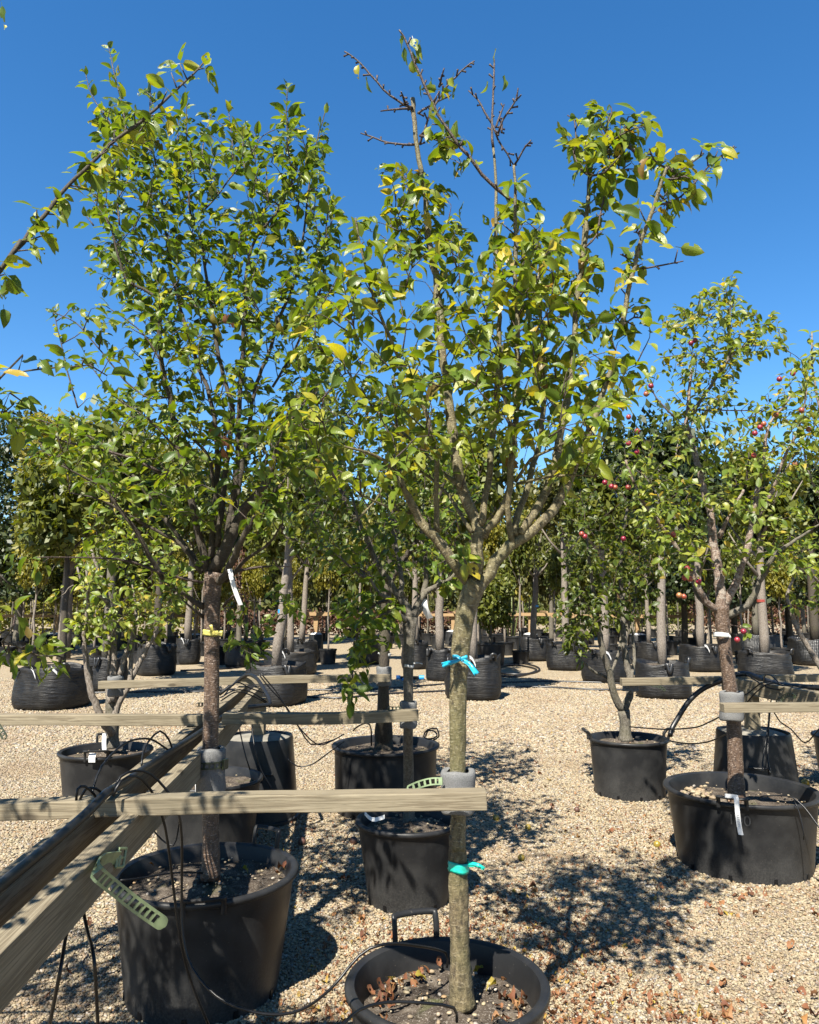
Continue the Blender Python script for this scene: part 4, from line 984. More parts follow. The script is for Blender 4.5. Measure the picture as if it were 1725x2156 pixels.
# ---- the olive barked tree in the nearest pot
cF = POTS['F'][0]; yF = 2.475
C = Tree((at(972, 2085, yF).x, yF, .36), 'nearest tree, olive bark tied with blue and teal ribbons, bare upper twigs', 'plum_tree', 'leaf_plum', '5', bark='bark_olive', lsize=.075, seed=21, droop=.75)
px = lambda q: q * yF / F
C.limb('D', [(974, 2120), (972, 2085), (969, 2000), (966, 1900), (964, 1830), (963, 1760)], yF, [px(27), px(22.5), px(19.5), px(19), px(19), px(18), px(15.5)], 0, 'trunk', 'bark_rough', 22, False, .012, .045)
C.limb('D', [(964, 1790), (965, 1700), (964, 1600), (964, 1500), (967, 1420), (972, 1350), (981, 1290), (993, 1250), (1005, 1225)], yF, [px(16), px(16), px(15.8), px(16), px(16.8), px(18), px(19.5), px(21), px(24)], 0, 'trunk', 'bark_olive', 22, False, .015, .02)
def CL(pts, dy, r0, r1, sp=.075, st=.3, k='U2', end=1.0, bark=None, n=(3, 6)):
    Q = C.limb(k, pts, (yF, yF + dy), r0 * .84, r1 * .84, bark=bark)
    if sp: C.spurs(Q, sp, st, n, end=end)
    return Q
CL([(1000, 1800), (900, 1680), (820, 1560), (740, 1470), (680, 1400), (645, 1320), (600, 1230), (552, 1128)], -.08, .024, .013, .12, .6)
C.limb('U2', [(556, 1140), (480, 1065), (380, 1018), (255, 985)], (yF - .08, yF - .2), .007, .003)
lead = CL([(1012, 1760), (1025, 1560), (1030, 1450), (985, 1370), (940, 1230), (900, 1080), (880, 900), (850, 660), (820, 420), (800, 200), (780, 0), (745, -181), (720, -431), (700, -581)], .10, .026, .010, .055, .45)
C.limb('U1', [(702, 1005), (688, 920), (668, 780), (655, 640), (648, 565)], (yF + .1, yF + .12), .0095, .0085, samples=False)
for pts in ([(650, 620), (600, 600), (520, 550), (440, 470), (370, 390), (310, 330), (255, 295)], [(640, 622), (550, 628), (465, 638)], [(655, 830), (600, 830), (510, 820), (420, 790), (350, 765)],
            [(690, 830), (720, 740), (755, 640), (800, 570), (850, 490), (900, 440), (960, 380), (1005, 350)], [(680, 650), (740, 610), (800, 580), (870, 545)], [(800, 500), (815, 440), (830, 390)], [(690, 780), (740, 790), (800, 810)], [(605, 600), (595, 560), (582, 528)]):
    Q = C.limb('U1', pts, (yF + .1, yF + .1 + C.rn.uniform(-.12, .12)), .0048, .0025, samples=False, bark='bark_twig', sides=7); C.buds(Q)
Q = C.limb('U1', [(1235, 1165), (1140, 1090), (1050, 1000), (970, 900), (880, 790), (790, 650), (740, 540), (690, 430), (640, 310), (600, 215), (570, 170)], (yF + .05, yF - .06), .007, .003, bark='bark_twig'); C.buds(Q, .05); C.spurs(Q, .11, .18, (2, 4), end=.62)
Q = CL([(1040, 1440), (1060, 1340), (1080, 1200), (1100, 1050), (1110, 900), (1130, 750), (1142, 500), (1148, 300), (1140, 60), (1130, -181), (1130, -381), (1125, -581), (1112, -731)], .16, .015, .0055, .07, .42, end=.86)
Q = C.limb('U1', [(1112, 850), (1105, 750), (1110, 600), (1115, 450), (1118, 340)], (yF + .16, yF + .16), .0055, .003, bark='bark_twig', samples=False); C.buds(Q)
for pts in ([(1105, 710), (1060, 640), (1020, 570), (970, 520)], [(1128, 730), (1160, 640), (1175, 600)], [(1110, 720), (1140, 800), (1190, 880), (1230, 950)], [(1140, 770), (1165, 690), (1215, 620), (1245, 560), (1255, 505)], [(1160, 760), (1162, 680)], [(1232, 950), (1270, 890), (1300, 840), (1330, 805)], [(1245, 575), (1272, 545)]):
    Q = C.limb('U1', pts, (yF + .16, yF + .16 + C.rn.uniform(-.08, .08)), .0045, .0025, samples=False, bark='bark_twig', sides=7); C.buds(Q)
CL([(1055, 1510), (1130, 1400), (1190, 1290), (1212, 1190), (1215, 1050), (1235, 900), (1245, 700), (1252, 500), (1250, 250), (1240, 20), (1240, -231), (1240, -381), (1238, -531), (1230, -631)], -.10, .016, .005, .05, .45)
l5 = CL([(1010, 1800), (1090, 1710), (1170, 1600), (1230, 1530), (1330, 1480), (1410, 1400), (1500, 1280), (1560, 1150), (1610, 1030), (1680, 860), (1760, 640), (1800, 480)], .02, .027, .010, .16, .5)
CL([(1270, 1490), (1340, 1380), (1420, 1240), (1460, 1110), (1490, 960), (1520, 800), (1560, 560), (1580, 300), (1605, 60), (1640, -181), (1655, -401), (1665, -571)], .14, .018, .0075, .085, .45)
CL([(1235, 1500), (1250, 1380), (1290, 1270), (1330, 1130), (1380, 950), (1400, 700), (1392, 400), (1380, 100), (1375, 0), (1400, -131), (1480, -221)], .24, .015, .004, .05, .4)
CL([(1225, 1560), (1205, 1420), (1200, 1250), (1215, 1100), (1240, 980), (1200, 800), (1165, 620), (1150, 400)], -.16, .013, .004, .05, .45)
CL([(1250, 1200), (1400, 1165), (1560, 1150), (1700, 1160)], -.1, .006, .003, .12, .5)
CL([(1240, 1190), (1330, 1060), (1450, 1000), (1600, 930), (1660, 905)], -.14, .007, .004, .06, .5)
CL([(790, 1480), (786, 1350), (780, 1200), (785, 1080), (760, 940), (740, 850), (690, 690), (620, 560), (550, 440), (490, 290), (440, 180), (400, 50), (370, -80), (330, -250), (320, -330)], -.2, .012, .0035, .055, .35)
CL([(640, 1370), (520, 1340), (430, 1300), (350, 1265)], -.15, .006, .003, .08, .5)
CL([(990, 1480), (920, 1370), (850, 1260), (750, 1170), (640, 1095), (520, 1060)], .2, .009, .004, .06, .5)
CL([(930, 1220), (820, 1130), (700, 1000), (560, 880), (420, 760), (300, 600)], .3, .009, .003, .05, .3)
CL([(310, 1420), (430, 1300), (500, 1180), (580, 1150)], .25, .005, .003, 0)
# stems against the sky
A_ = C.limb('U5', [(295, 1420), (305, 1300), (322, 1200), (332, 1050), (350, 900), (370, 700), (390, 560), (402, 470)], (yF + .16, yF + .12), .0085, .005); C.spurs(A_, .07, .05, (2, 4)); C.buds(A_, .06, .012)
B_ = C.limb('U5', [(560, 1480), (575, 1430), (600, 1300), (640, 1130), (690, 950), (740, 820), (780, 700), (810, 600), (832, 540)], (yF + .03, yF - .05), .0095, .005); C.spurs(B_, .065, .05, (2, 4)); C.buds(B_, .06, .012)
for pts, g in (([(780, 760), (870, 740), (950, 680), (1040, 580), (1110, 500), (1190, 450), (1240, 422)], .07), ([(790, 700), (830, 745), (900, 748), (955, 722)], .09), ([(820, 610), (900, 605), (960, 580)], .1), ([(860, 565), (885, 500), (900, 480)], .1), ([(870, 600), (940, 545), (1030, 475), (1050, 460)], .07),
               ([(352, 1010), (420, 940), (440, 830), (470, 690), (520, 540), (560, 430), (590, 380)], .075), ([(480, 660), (560, 560), (650, 550)], .08), ([(500, 560), (490, 420), (480, 300), (510, 225), (505, 185)], .05), ([(380, 590), (330, 550), (290, 470), (300, 380), (290, 270), (250, 235)], .08),
               ([(650, 1135), (720, 1130), (830, 1110), (930, 1090)], .09), ([(640, 1110), (590, 1065), (560, 1050)], .1), ([(390, 590), (470, 570), (560, 470)], .07), ([(640, 450), (600, 400), (560, 330), (640, 280), (730, 290)], .05), ([(830, 545), (760, 500), (730, 430)], .06), ([(690, 930), (640, 920)], .05), ([(560, 1480), (640, 1420), (700, 1430)], .06), ([(310, 1330), (360, 1230), (390, 1150)], .05)):
    Q = C.limb('U5', pts, (yF + .05, yF + .05 + C.rn.uniform(-.15, .15)), .0042, .002, bark='bark_twig', sides=7); C.spurs(Q, g * .75, .15, (2, 4), .02); C.buds(Q, .05, .012)
top = C.limb('U5', [(440, 460), (520, 380), (600, 330), (700, 300)], (yF + .1, yF), .004, .002, bark='bark_twig', sides=7)
C.fill([(1185, 235), (1245, 215), (1380, 260), (1395, 330), (1330, 350), (1250, 330), (1180, 300)], 24, yF + .08, .12, .03, .2)
C.fill([(735, 470), (800, 440), (855, 470), (990, 520), (1010, 600), (1080, 470), (1200, 470), (1195, 560), (1280, 640), (1395, 690), (1340, 760), (1330, 880), (1200, 930), (1110, 985), (960, 970), (800, 1000), (690, 1030), (640, 1000), (560, 900), (640, 800), (600, 650), (720, 560)], 300, yF + .02, .48, .030, .42)
C.fill([(800, 350), (850, 320), (960, 420), (990, 540), (860, 560), (825, 440)], 40, yF + .1, .12, .03, .25)
C.fill([(925, 270), (1000, 290), (990, 350), (940, 370)], 12, yF + .02, .06, .03, .2)
# the sunlit tuft on the fork and the dead-tipped tuft at the top
tuft = at(980, 1180, yF - .06)
C.tw.tube([at(988, 1215, yF - .02) - C.o, at(982, 1195, yF - .05) - C.o, tuft - C.o], [.006, .005, .004], 6)
for (dx, dz, dy, sz) in ((-.1, -1, -.25, .072), (.75, -.75, -.2, .066), (.15, 1, -.3, .062), (-.85, .35, -.1, .055), (-1, .75, .1, .05), (1, .45, .1, .056), (-.35, 1, .1, .05), (.9, -.1, -.2, .05), (.4, .2, -.6, .05)):
    C.leaf(tuft + Vector((dx, dy, dz)) * .01, Vector((dx, dy, dz + C.droop * .6)), sz, SUNV + Vector((0, -.35, .15 * dz)))
for p in ((590, 230), (650, 250), (690, 280), (700, 330), (650, 320), (600, 300), (580, 260), (640, 380), (340, 400), (385, 470), (760, 480), (700, 515), (905, 510), (880, 470), (780, 650), (830, 650), (860, 720), (1130, 310), (1075, 495), (1165, 470)):
    q = at(*cv('U1', p), yF + .02); C.leaf(q + Vector((0, 0, .02)), Vector((C.rn.uniform(-.4, .4), C.rn.uniform(-.3, .3), -.6)), .058)
nC = C.finish(300)
# ---- the brown barked tree in the strap pot
yL = 3.37; pxl = lambda q: q * yL / F
L = Tree((at(443, 1830, yL).x, yL, .42), 'tree with shiny brown banded bark, yellow ribbon and a dense green upright crown', 'plum_tree', 'leaf_green', '5', bark='bark_brown', lsize=.073, seed=33, droop=.35)
L.limb('D', [(443, 1850), (444, 1800), (444, 1700), (443, 1600), (445, 1500), (446, 1400), (446, 1300), (447, 1240), (452, 1205)], yL, [pxl(20), pxl(16.5), pxl(16), pxl(16), pxl(16), pxl(15.5), pxl(15.2), pxl(16.5), pxl(20)], 0, 'trunk', 'bark_brown', 22, False, .02, .015)
def LL(pts, dy, r0, r1, sp=.08, st=.3, k='U4', bark='bark_dark', gap=None, end=1.0):
    Q = L.limb(k, pts, (yL + (dy[0] if isinstance(dy, tuple) else 0), yL + (dy[1] if isinstance(dy, tuple) else dy)), r0 * .88, r1 * .88, bark=bark)
    if sp: L.spurs(Q, sp, st, (3, 5), .02, end)
    if gap: L.shoot_leaves(Q, gap[0], gap[1])
    return Q
LL([(940, 1560), (1010, 1430), (1080, 1270), (1150, 1160), (1220, 1080), (1270, 990), (1310, 860), (1360, 700)], -.15, .035, .010, .1, .6)
LL([(925, 1640), (1010, 1580), (1070, 1470), (1100, 1380), (1180, 1240), (1250, 1150), (1330, 1060)], -.3, .022, .008, .12, .6)
LL([(905, 1560), (860, 1380), (820, 1200), (780, 1020), (750, 880), (710, 700), (690, 560), (640, 350), (630, 150), (638, 119 - 100), (540, -60), (440, -111), (390, -251), (350, -431)], -.25, .020, .005, .07, .35)
LL([(920, 1500), (940, 1250), (960, 1080), (985, 880), (1010, 760), (1060, 600)], .12, .014, .006, .1, .4)
LL([(945, 1090), (920, 930), (880, 850), (800, 780), (740, 700), (640, 600)], -.1, .010, .004, .07, .3)
LL([(1000, 1440), (1060, 1100), (1085, 800), (1080, 700), (1100, 420), (1115, 200), (1125, 19), (1135, -181), (1180, -351), (1300, -501), (1390, -661), (1370, -881), (1360, -1081), (1365, -1221)], .05, .017, .0025, .07, .45, gap=(.80, .026))
LL([(960, 1420), (1020, 900), (1050, 640), (1010, 480), (960, 280), (930, 60), (900, -131), (870, -331), (820, -451), (800, -561), (790, -781), (785, -981), (785, -1131)], .15, .016, .0025, .08, .4, gap=(.78, .028))
LL([(930, 1480), (960, 900), (920, 560), (860, 400), (810, 250), (765, 100), (720, -81), (680, -281), (650, -531), (620, -701), (590, -881), (575, -1081), (580, -1251)], .3, .015, .0025, .08, .4, gap=(.8, .03))
LL([(1040, 1350), (1130, 800), (1180, 500), (1260, 300), (1320, 100), (1400, -81), (1460, -381), (1480, -581), (1510, -781), (1540, -931), (1585, -1091)], .2, .014, .0025, .08, .45, gap=(.8, .03))
LL([(1280, 500), (1400, 300), (1480, 120), (1560, -81), (1590, -400), (1600, -600)], .1, .007, .002, .07, .3, gap=(.6, .03))
for pts, dy in (([(1050, -721), (1050, -881), (1040, -981), (1025, -1111)], .1), ([(860, -721), (880, -881), (895, -961), (930, -1071)], .2), ([(870, -501), (960, -600), (1060, -731), (1150, -831), (1220, -941), (1295, -981)], .0), ([(440, -961), (415, -1131), (380, -1261), (345, -1421), (340, -1451)], .1), ([(430, -900), (330, -1040), (240, -1181), (205, -1301)], .05),
                ([(1255, -561), (1248, -681), (1242, -801)], .05), ([(450, -211), (380, -351), (300, -500), (240, -580)], -.1), ([(400, -430), (390, -581), (440, -661), (460, -800)], .0), ([(345, -431), (300, -561), (230, -620)], .0), ([(640, -500), (560, -640), (500, -760), (430, -900)], .1), ([(600, -850), (520, -900), (440, -960)], .1),
                ([(640, 350), (540, 200), (450, 120), (330, 40)], -.2), ([(690, 560), (560, 560), (430, 460), (340, 350), (230, 220), (150, 130), (20, 70)], -.2), ([(160, 620), (110, 450), (75, 300), (45, 170), (25, 80)], .1), ([(750, 880), (560, 680), (380, 560), (250, 400)], -.3), ([(870, 100), (820, 0), (780, -120)], .1),
                ([(1560, -300), (1620, -450), (1640, -560)], .1), ([(1130, -700), (1110, -850), (1115, -980)], .1), ([(700, -700), (730, -900), (740, -1050)], .2), ([(250, -430), (210, -480)], 0), ([(1420, -500), (1440, -650), (1420, -780)], .1), ([(1380, -500), (1200, -650), (1180, -850)], .1)):
    Q = L.limb('U4', pts, (yL + dy, yL + dy * 1.3), .0045, .0018, bark='bark_twig', sides=7, step=.03); L.shoot_leaves(Q, .12, .027)
# low spreading limbs
for pts, dy, r in (([(1410, 1430), (1330, 1390), (1250, 1320), (1130, 1250)], -.1, .016), ([(1130, 1245), (1060, 1120), (1000, 1020), (920, 870), (800, 720), (700, 600), (560, 520), (400, 440)], -.3, .012), ([(1390, 1200), (1250, 1000), (1080, 900), (900, 800), (700, 690), (480, 640)], -.15, .010), ([(1400, 1260), (1100, 1190), (900, 1112), (700, 1092), (450, 1085), (250, 1085)], -.35, .007),
                   ([(1400, 1180), (1200, 900), (1050, 700), (900, 500), (700, 300), (500, 200)], .2, .012), ([(1110, 500), (900, 400), (650, 330), (420, 280), (330, 200)], -.2, .008), ([(1560, 1250), (1700, 1100), (1850, 1000), (1950, 850)], -.2, .010), ([(1560, 1200), (1800, 1150), (2000, 1150)], .1, .008), ([(1540, 1430), (1610, 1350), (1690, 1345)], -.05, .007), ([(1405, 1500), (1330, 1440), (1260, 1380)], -.12, .009)):
    Q = L.limb('U8', pts, (yL, yL + dy), r, max(.002, r * .3), bark='bark_dark' if r > .008 else 'bark_twig'); L.spurs(Q, .11, .5, (2, 4), .02)
for p in ((60, 1060), (100, 1060), (190, 1080), (240, 1110), (270, 1180), (90, 1130)):
    q = at(*cv('U8', p), yL - .35); L.leaf(q, Vector((L.rn.uniform(-.6, .6), -.2, -.5)), .075)
L.fill([(215, 200), (300, 240), (345, 250), (380, 300), (430, 240), (520, 265), (570, 320), (610, 250), (690, 300), (700, 400), (715, 480), (690, 560), (690, 660), (560, 700), (440, 660), (250, 620), (190, 520), (200, 380)], 400, yL + .12, .42, .027, .36)
L.fill([(190, 560), (440, 600), (690, 640), (690, 800), (660, 1000), (600, 1100), (540, 1130), (400, 1120), (260, 1060), (150, 1010), (40, 960), (60, 890), (170, 870), (240, 800), (200, 700)], 430, yL - .02, .5, .029, .45, .074)
L.fill([(490, 1230), (600, 1240), (640, 1290), (560, 1330), (540, 1420), (480, 1370), (470, 1290)], 24, yL + .0, .2, .03, .5, grav=.8)
L.fill([(340, 1190), (420, 1180), (430, 1300), (350, 1250)], 10, yL - .1, .1, .03, .4, grav=.6)
nL = L.finish(300)
for p, cnt, mt in (((940, 95), 1, 'leaf_yellow'), ((965, 175), 1, 'leaf_yellow'), ((1010, 100), 2, 'leaf_fallen'), ((930, 735), 2, 'leaf_fallen'), ((985, 800), 2, 'leaf_fallen'), ((1000, 870), 1, 'leaf_fallen'), ((1320, 145), 1, 'leaf_yellow')):
    for q in range(cnt):
        o = bpy.data.objects.new('leaf', leaf_meshes('5', LT5, mt)[q + 1]); COL.objects.link(o); o.parent = L.e; o.location = at(*cv('U4', (p[0] + q * 14, p[1] - 20)), yL - .33) - L.o; o.scale = (.062,) * 3; o.rotation_euler = (R(-100), R(20 * q), R(150 + 30 * q)); o['label'] = 'dry yellow or brown leaf hanging in the green crown'

# ---- branches reaching in from a tree standing outside the picture
yO = 2.35; oB = Vector((-2.15, 2.55, 0))
O = Tree(oB, 'long bare limbed branches reaching in from a tree beyond the picture edge', 'plum_tree', 'leaf_plum', '5', bark='bark_dark', lsize=.066, seed=44, droop=.6)
O.limb3([oB, oB + Vector((0, 0, .6)), oB + Vector((.05, 0, 1.3)), oB + Vector((.08, 0, 1.9)), oB + Vector((.1, 0, 2.5))], .04, .02, 'trunk', 'bark_olive', 14, False)
def OL(start, pts, k, Y, r0, r1, g=.09, st=.0, n=(2, 4)):
    P = [start] + [at(*cv(k, p), Y + .02 * i) for i, p in enumerate(pts)]
    Q = O.limb3(P, r0, r1, bark='bark_dark', sides=9); O.spurs(Q, g, st, n, .03); return Q
Q = OL(oB + Vector((.08, 0, 1.7)), [(0, 960), (100, 840), (200, 712), (300, 590), (400, 462), (505, 345), (600, 262), (700, 150)], 'U7', 2.2, .010, .0055, .038, .42, (2, 5))
Q = OL(at(*cv('U7', (690, 160)), 2.34), [(380, 660), (490, 580), (560, 520), (640, 455), (700, 395), (760, 340), (820, 285), (885, 213)], 'U3', 2.34, .006, .0028, .05, 0, (2, 5))
O.fill([(190, 330), (260, 290), (330, 240), (350, 290), (280, 340), (200, 380)], 14, 2.4, .08, .03, .14)
Q = OL(oB + Vector((.05, 0, 1.3)), [(0, 1682), (120, 1640), (250, 1622), (400, 1606), (540, 1600), (640, 1576)], 'U7', 2.3, .008, .002, .07, .45)
Q = OL(oB + Vector((.02, 0, .9)), [(-80, 620), (20, 655), (150, 690), (280, 760), (420, 800), (560, 795), (650, 830)], 'G1', 2.15, .008, .002, .045, .45, (3, 5))
Q = OL(oB + Vector((.1, 0, 2.3)), [(-60, -60), (-10, 0), (14, 60), (20, 95)], 'G1', 2.2, .006, .002, 0); O.leaf(at(4, 12, 2.2), Vector((.1, 0, -.4)), .05); O.leaf(at(8, 52, 2.2), Vector((.4, 0, -.5)), .05)
for p in ((0, 610), (8, 650), (-6, 640), (30, 1900), (70, 1980)): O.leaf(at(*cv('U7', (p[0], p[1])), 2.3) if p[1] > 1000 else at(p[0], p[1], 2.3), Vector((.2, 0, -.5)), .06)
Q = OL(oB + Vector((.05, 0, 1.2)), [(-60, 1900), (0, 1935), (70, 1975), (120, 2050)], 'U7', 2.3, .006, .002, .06, .5)
O.leaf(at(24, 880, 2.3), Vector((.6, 0, .6)), .055)
for k in range(9):
    a = k * .7; O.limb3([oB + Vector((.09, 0, 2.0)), oB + Vector((.25 + .1 * math.cos(a), -.4, 2.3)), oB + Vector((.35 + .45 * math.cos(a), -1.05 + .55 * math.sin(a), 2.3 + .4 * math.sin(a * 1.7))), oB + Vector((.45 + .6 * math.cos(a), -1.25 + .75 * math.sin(a), 2.6 + .5 * math.sin(a * 1.7)))], .012, .003, bark='bark_dark', sides=6)
B_ = len(O.sp)
for k in range(270):
    y = O.rn.uniform(.5, 2.3); x = O.rn.uniform(-2.6, -.62 * y - .22); z = O.rn.uniform(1.75, 3.0); t = Vector((x, y, z)); i = min(range(B_), key=lambda j: (O.sp[j] - t).length_squared); b = O.sp[i]
    if (t - b).length > .7: continue
    Q = smooth_path([b, (b + t) / 2 + Vector((0, 0, .05)), t], .05); O.tw.tube([q - O.o for q in Q], [.003] * (len(Q) - 1) + [.0012], 4); O.shoot_leaves(Q, .2, .035)
nO = O.finish(260)

# ---- the fruiting tree in the wide pot
yR = 4.92; pxr = lambda q: q * yR / F
Rt = Tree((at(1551, 1660, yR).x, yR, .36), 'fruiting tree hung with red plums, silvery flaking bark, in the wide pot', 'plum_tree', 'leaf_pale', '3', bark='bark_silver', lsize=.072, seed=55, droop=.5)
Rt.limb('D', [(1552, 1690), (1551, 1660), (1548, 1580), (1544, 1500), (1537, 1440), (1530, 1390), (1524, 1340), (1521, 1300), (1519, 1275)], yR, [pxr(19), pxr(15.5), pxr(14.8), pxr(14), pxr(13.5), pxr(13), pxr(13.5), pxr(15)], 0, 'trunk', 'bark_brown', 20, False, .025, .02)
def RL_(k, pts, dy, r0, r1, sp=.09, st=.25, bark=None, gap=None):
    Q = Rt.limb(k, pts, (yR, yR + dy), r0 * .85, r1 * .85, bark=bark)
    if sp: Rt.spurs(Q, sp, st, (3, 5), .025)
    if gap: Rt.shoot_leaves(Q, gap[0], gap[1])
    return Q
RL_('Z6', [(1150, 800), (1140, 600), (1110, 420), (1090, 250), (1062, 120), (1035, 20), (1010, -70), (990, -160), (970, -240), (950, -310), (960, -430), (965, -530), (980, -620)], .15, .042, .010, .09, .4)
RL_('U6', [(830, 970), (930, 830), (1030, 680), (1130, 550), (1270, 450), (1340, 370)], -.1, .016, .005, .06, .3, 'bark_grey')
RL_('U6', [(950, 800), (1080, 600), (1095, 400), (1098, 250), (1092, 60)], .1, .010, .003, .05, .3, 'bark_grey')
RL_('Z6', [(1170, 770), (1230, 640), (1290, 480), (1330, 310), (1360, 120), (1390, -60), (1420, -240), (1450, -330), (1520, -400), (1560, -470)], -.15, .032, .006, .1, .35)
RL_('Z6', [(1185, 830), (1300, 760), (1380, 630), (1440, 500), (1530, 420), (1725, 290)], -.2, .030, .006, .1, .35, 'bark_grey')
RL_('Z6', [(1130, 800), (1060, 740), (1010, 640), (960, 520), (900, 430), (830, 330), (740, 220), (680, 130), (630, 20), (590, -90)], -.25, .026, .008, .1, .35)
RL_('Z6', [(1080, 770), (1000, 680), (980, 540), (990, 420), (900, 280), (780, 120), (700, 0)], .2, .018, .006, .08, .4, 'bark_grey')
RL_('Z6', [(1140, 370), (1210, 220), (1285, 85)], -.1, .016, .010, .12, .3)
RL_('U6', [(1205, 1500), (1222, 1370), (1230, 1250)], -.1, .010, .004, .05, .3, 'bark_dark')
RL_('U6', [(1290, 1720), (1400, 1500), (1480, 1280), (1560, 1130), (1610, 980), (1640, 800)], -.3, .016, .005, .08, .3)
RL_('U6', [(1340, 1640), (1500, 1350), (1620, 1200), (1720, 1100)], .2, .010, .004, .08, .3, 'bark_grey')
RL_('U6', [(815, 950), (1000, 955), (1250, 958), (1400, 962)], .1, .006, .003, .12, .2, 'bark_twig')
RL_('U6', [(820, 560), (700, 570), (600, 585)], .0, .005, .003, .08, .3, 'bark_twig')
RL_('U6', [(1130, 505), (1300, 500), (1450, 510), (1560, 570)], .1, .005, .002, .09, .2, 'bark_twig')
RL_('U6', [(860, 310), (760, 380), (680, 400), (620, 340)], .1, .005, .002, .05, .1, 'bark_twig')
RL_('U6', [(700, 1000), (600, 900), (540, 800), (500, 700)], .1, .008, .003, .06, .2, 'bark_twig')
Rt.fill([(1400, 660), (1470, 620), (1540, 580), (1580, 640), (1650, 680), (1640, 740), (1560, 760), (1540, 840), (1480, 900), (1400, 830)], 186, yR + .05, .4, .026, .4)
Rt.fill([(1330, 900), (1400, 850), (1490, 930), (1560, 860), (1690, 750), (1722, 800), (1725, 980), (1640, 1060), (1560, 1090), (1480, 1080), (1380, 1060), (1310, 1010)], 186, yR, .5, .028, .45)
Rt.fill([(1330, 1010), (1400, 1050), (1480, 1080), (1500, 1180), (1460, 1240), (1400, 1200), (1340, 1110)], 85, yR - .2, .25, .03, .5, grav=.5)
Rt.fill([(1560, 1090), (1700, 1050), (1725, 1200), (1660, 1200), (1590, 1150), (1530, 1220)], 55, yR - .1, .3, .03, .5, grav=.3)
for k, p, dy in (('U6', (820, 480), -.1), ('U6', (850, 462), -.1), ('U6', (907, 630), -.1), ('U6', (1445, 735), -.2), ('U6', (1541, 695), -.2), ('U6', (1602, 955), -.3), ('U6', (1421, 987), -.25), ('U6', (1335, 1052), -.2), ('U6', (1308, 1075), -.2), ('U6', (1272, 1118), -.2), ('U6', (1652, 1090), -.3), ('U6', (1557, 1335), -.3), ('U6', (1265, 1275), -.2), ('U6', (538, 783), -.1),
                 ('U6', (443, 1102), -.2), ('U6', (438, 1250), -.2), ('U6', (380, 1190), 0), ('U6', (212, 1465), -.1), ('U6', (258, 1493), -.1), ('U6', (285, 1500), -.1), ('U6', (377, 1500), -.1), ('U6', (695, 1832), -.3), ('Z6', (333, 345), 0), ('Z6', (352, 360), 0), ('Z6', (578, 373), 0), ('Z6', (870, 350), -.3), ('Z6', (953, 548), -.35), ('Z6', (937, 602), -.36), ('Z6', (968, 610), -.33), ('Z6', (1020, 625), -.3), ('Z6', (905, 705), -.35), ('Z6', (933, 712), -.33), ('Z6', (1282, 917), -.3), ('Z6', (1245, 966), -.3), ('U6', (380, 1003), 0), ('U6', (503, 840), 0)):
    Rt.plum(k, p, yR + dy, .0165)
sh = Rt.limb('Z6', [(1165, 870), (1210, 880), (1260, 890), (1300, 900), (1310, 930)], (yR, yR - .3), .004, .002, bark='bark_twig', sides=6); Rt.shoot_leaves(sh, .5, .03, .07)
nR = Rt.finish(300)

# ---- dark leaved forked tree
yM = 6.75
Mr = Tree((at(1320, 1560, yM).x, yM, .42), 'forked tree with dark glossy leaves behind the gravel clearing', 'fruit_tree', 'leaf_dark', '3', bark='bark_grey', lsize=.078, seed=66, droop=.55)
Q = Mr.limb('Z3', [(592, 680), (590, 640), (588, 560), (578, 500)], yM, [.068, .053, .048, .054], 0, 'trunk', 'bark_grey', 16, False)
def ML(pts, dy, r0, r1, sp=.08, st=.4, k='Z3', gap=None):
    Q = Mr.limb(k, pts, (yM, yM + dy), r0 * .78, r1 * .8)
    if sp: Mr.spurs(Q, sp, st, (4, 7), .03)
ML([(575, 500), (540, 450), (512, 350), (495, 270), (462, 180), (440, 60), (420, -80), (400, -220), (380, -360), (360, -520)], -.2, .045, .012, .06, .45)
ML([(488, 312), (420, 280), (340, 215), (300, 160), (280, 60)], -.2, .020, .006, .06, .6)
ML([(498, 290), (540, 200), (560, 90), (545, -60), (530, -200)], .2, .020, .008, .07, .5)
ML([(582, 500), (612, 420), (622, 350), (612, 280), (592, 200), (575, 0), (570, -150), (560, -300), (570, -500), (600, -680)], .15, .045, .012, .06, .5)
ML([(620, 330), (640, 200), (635, 0), (650, -200), (680, -350)], .3, .022, .008, .06, .5)
ML([(570, -150), (640, -300), (720, -420), (780, -560)], .2, .014, .005, .05, .3)
ML([(440, 0), (360, -120), (280, -260), (220, -420)], -.1, .014, .005, .05, .3)
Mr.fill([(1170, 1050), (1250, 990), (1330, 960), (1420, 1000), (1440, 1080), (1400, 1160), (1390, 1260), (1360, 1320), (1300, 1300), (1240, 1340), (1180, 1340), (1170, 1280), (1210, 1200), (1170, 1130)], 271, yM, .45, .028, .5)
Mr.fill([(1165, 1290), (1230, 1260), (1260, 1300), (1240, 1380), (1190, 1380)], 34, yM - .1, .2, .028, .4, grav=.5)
Mr.finish(220)

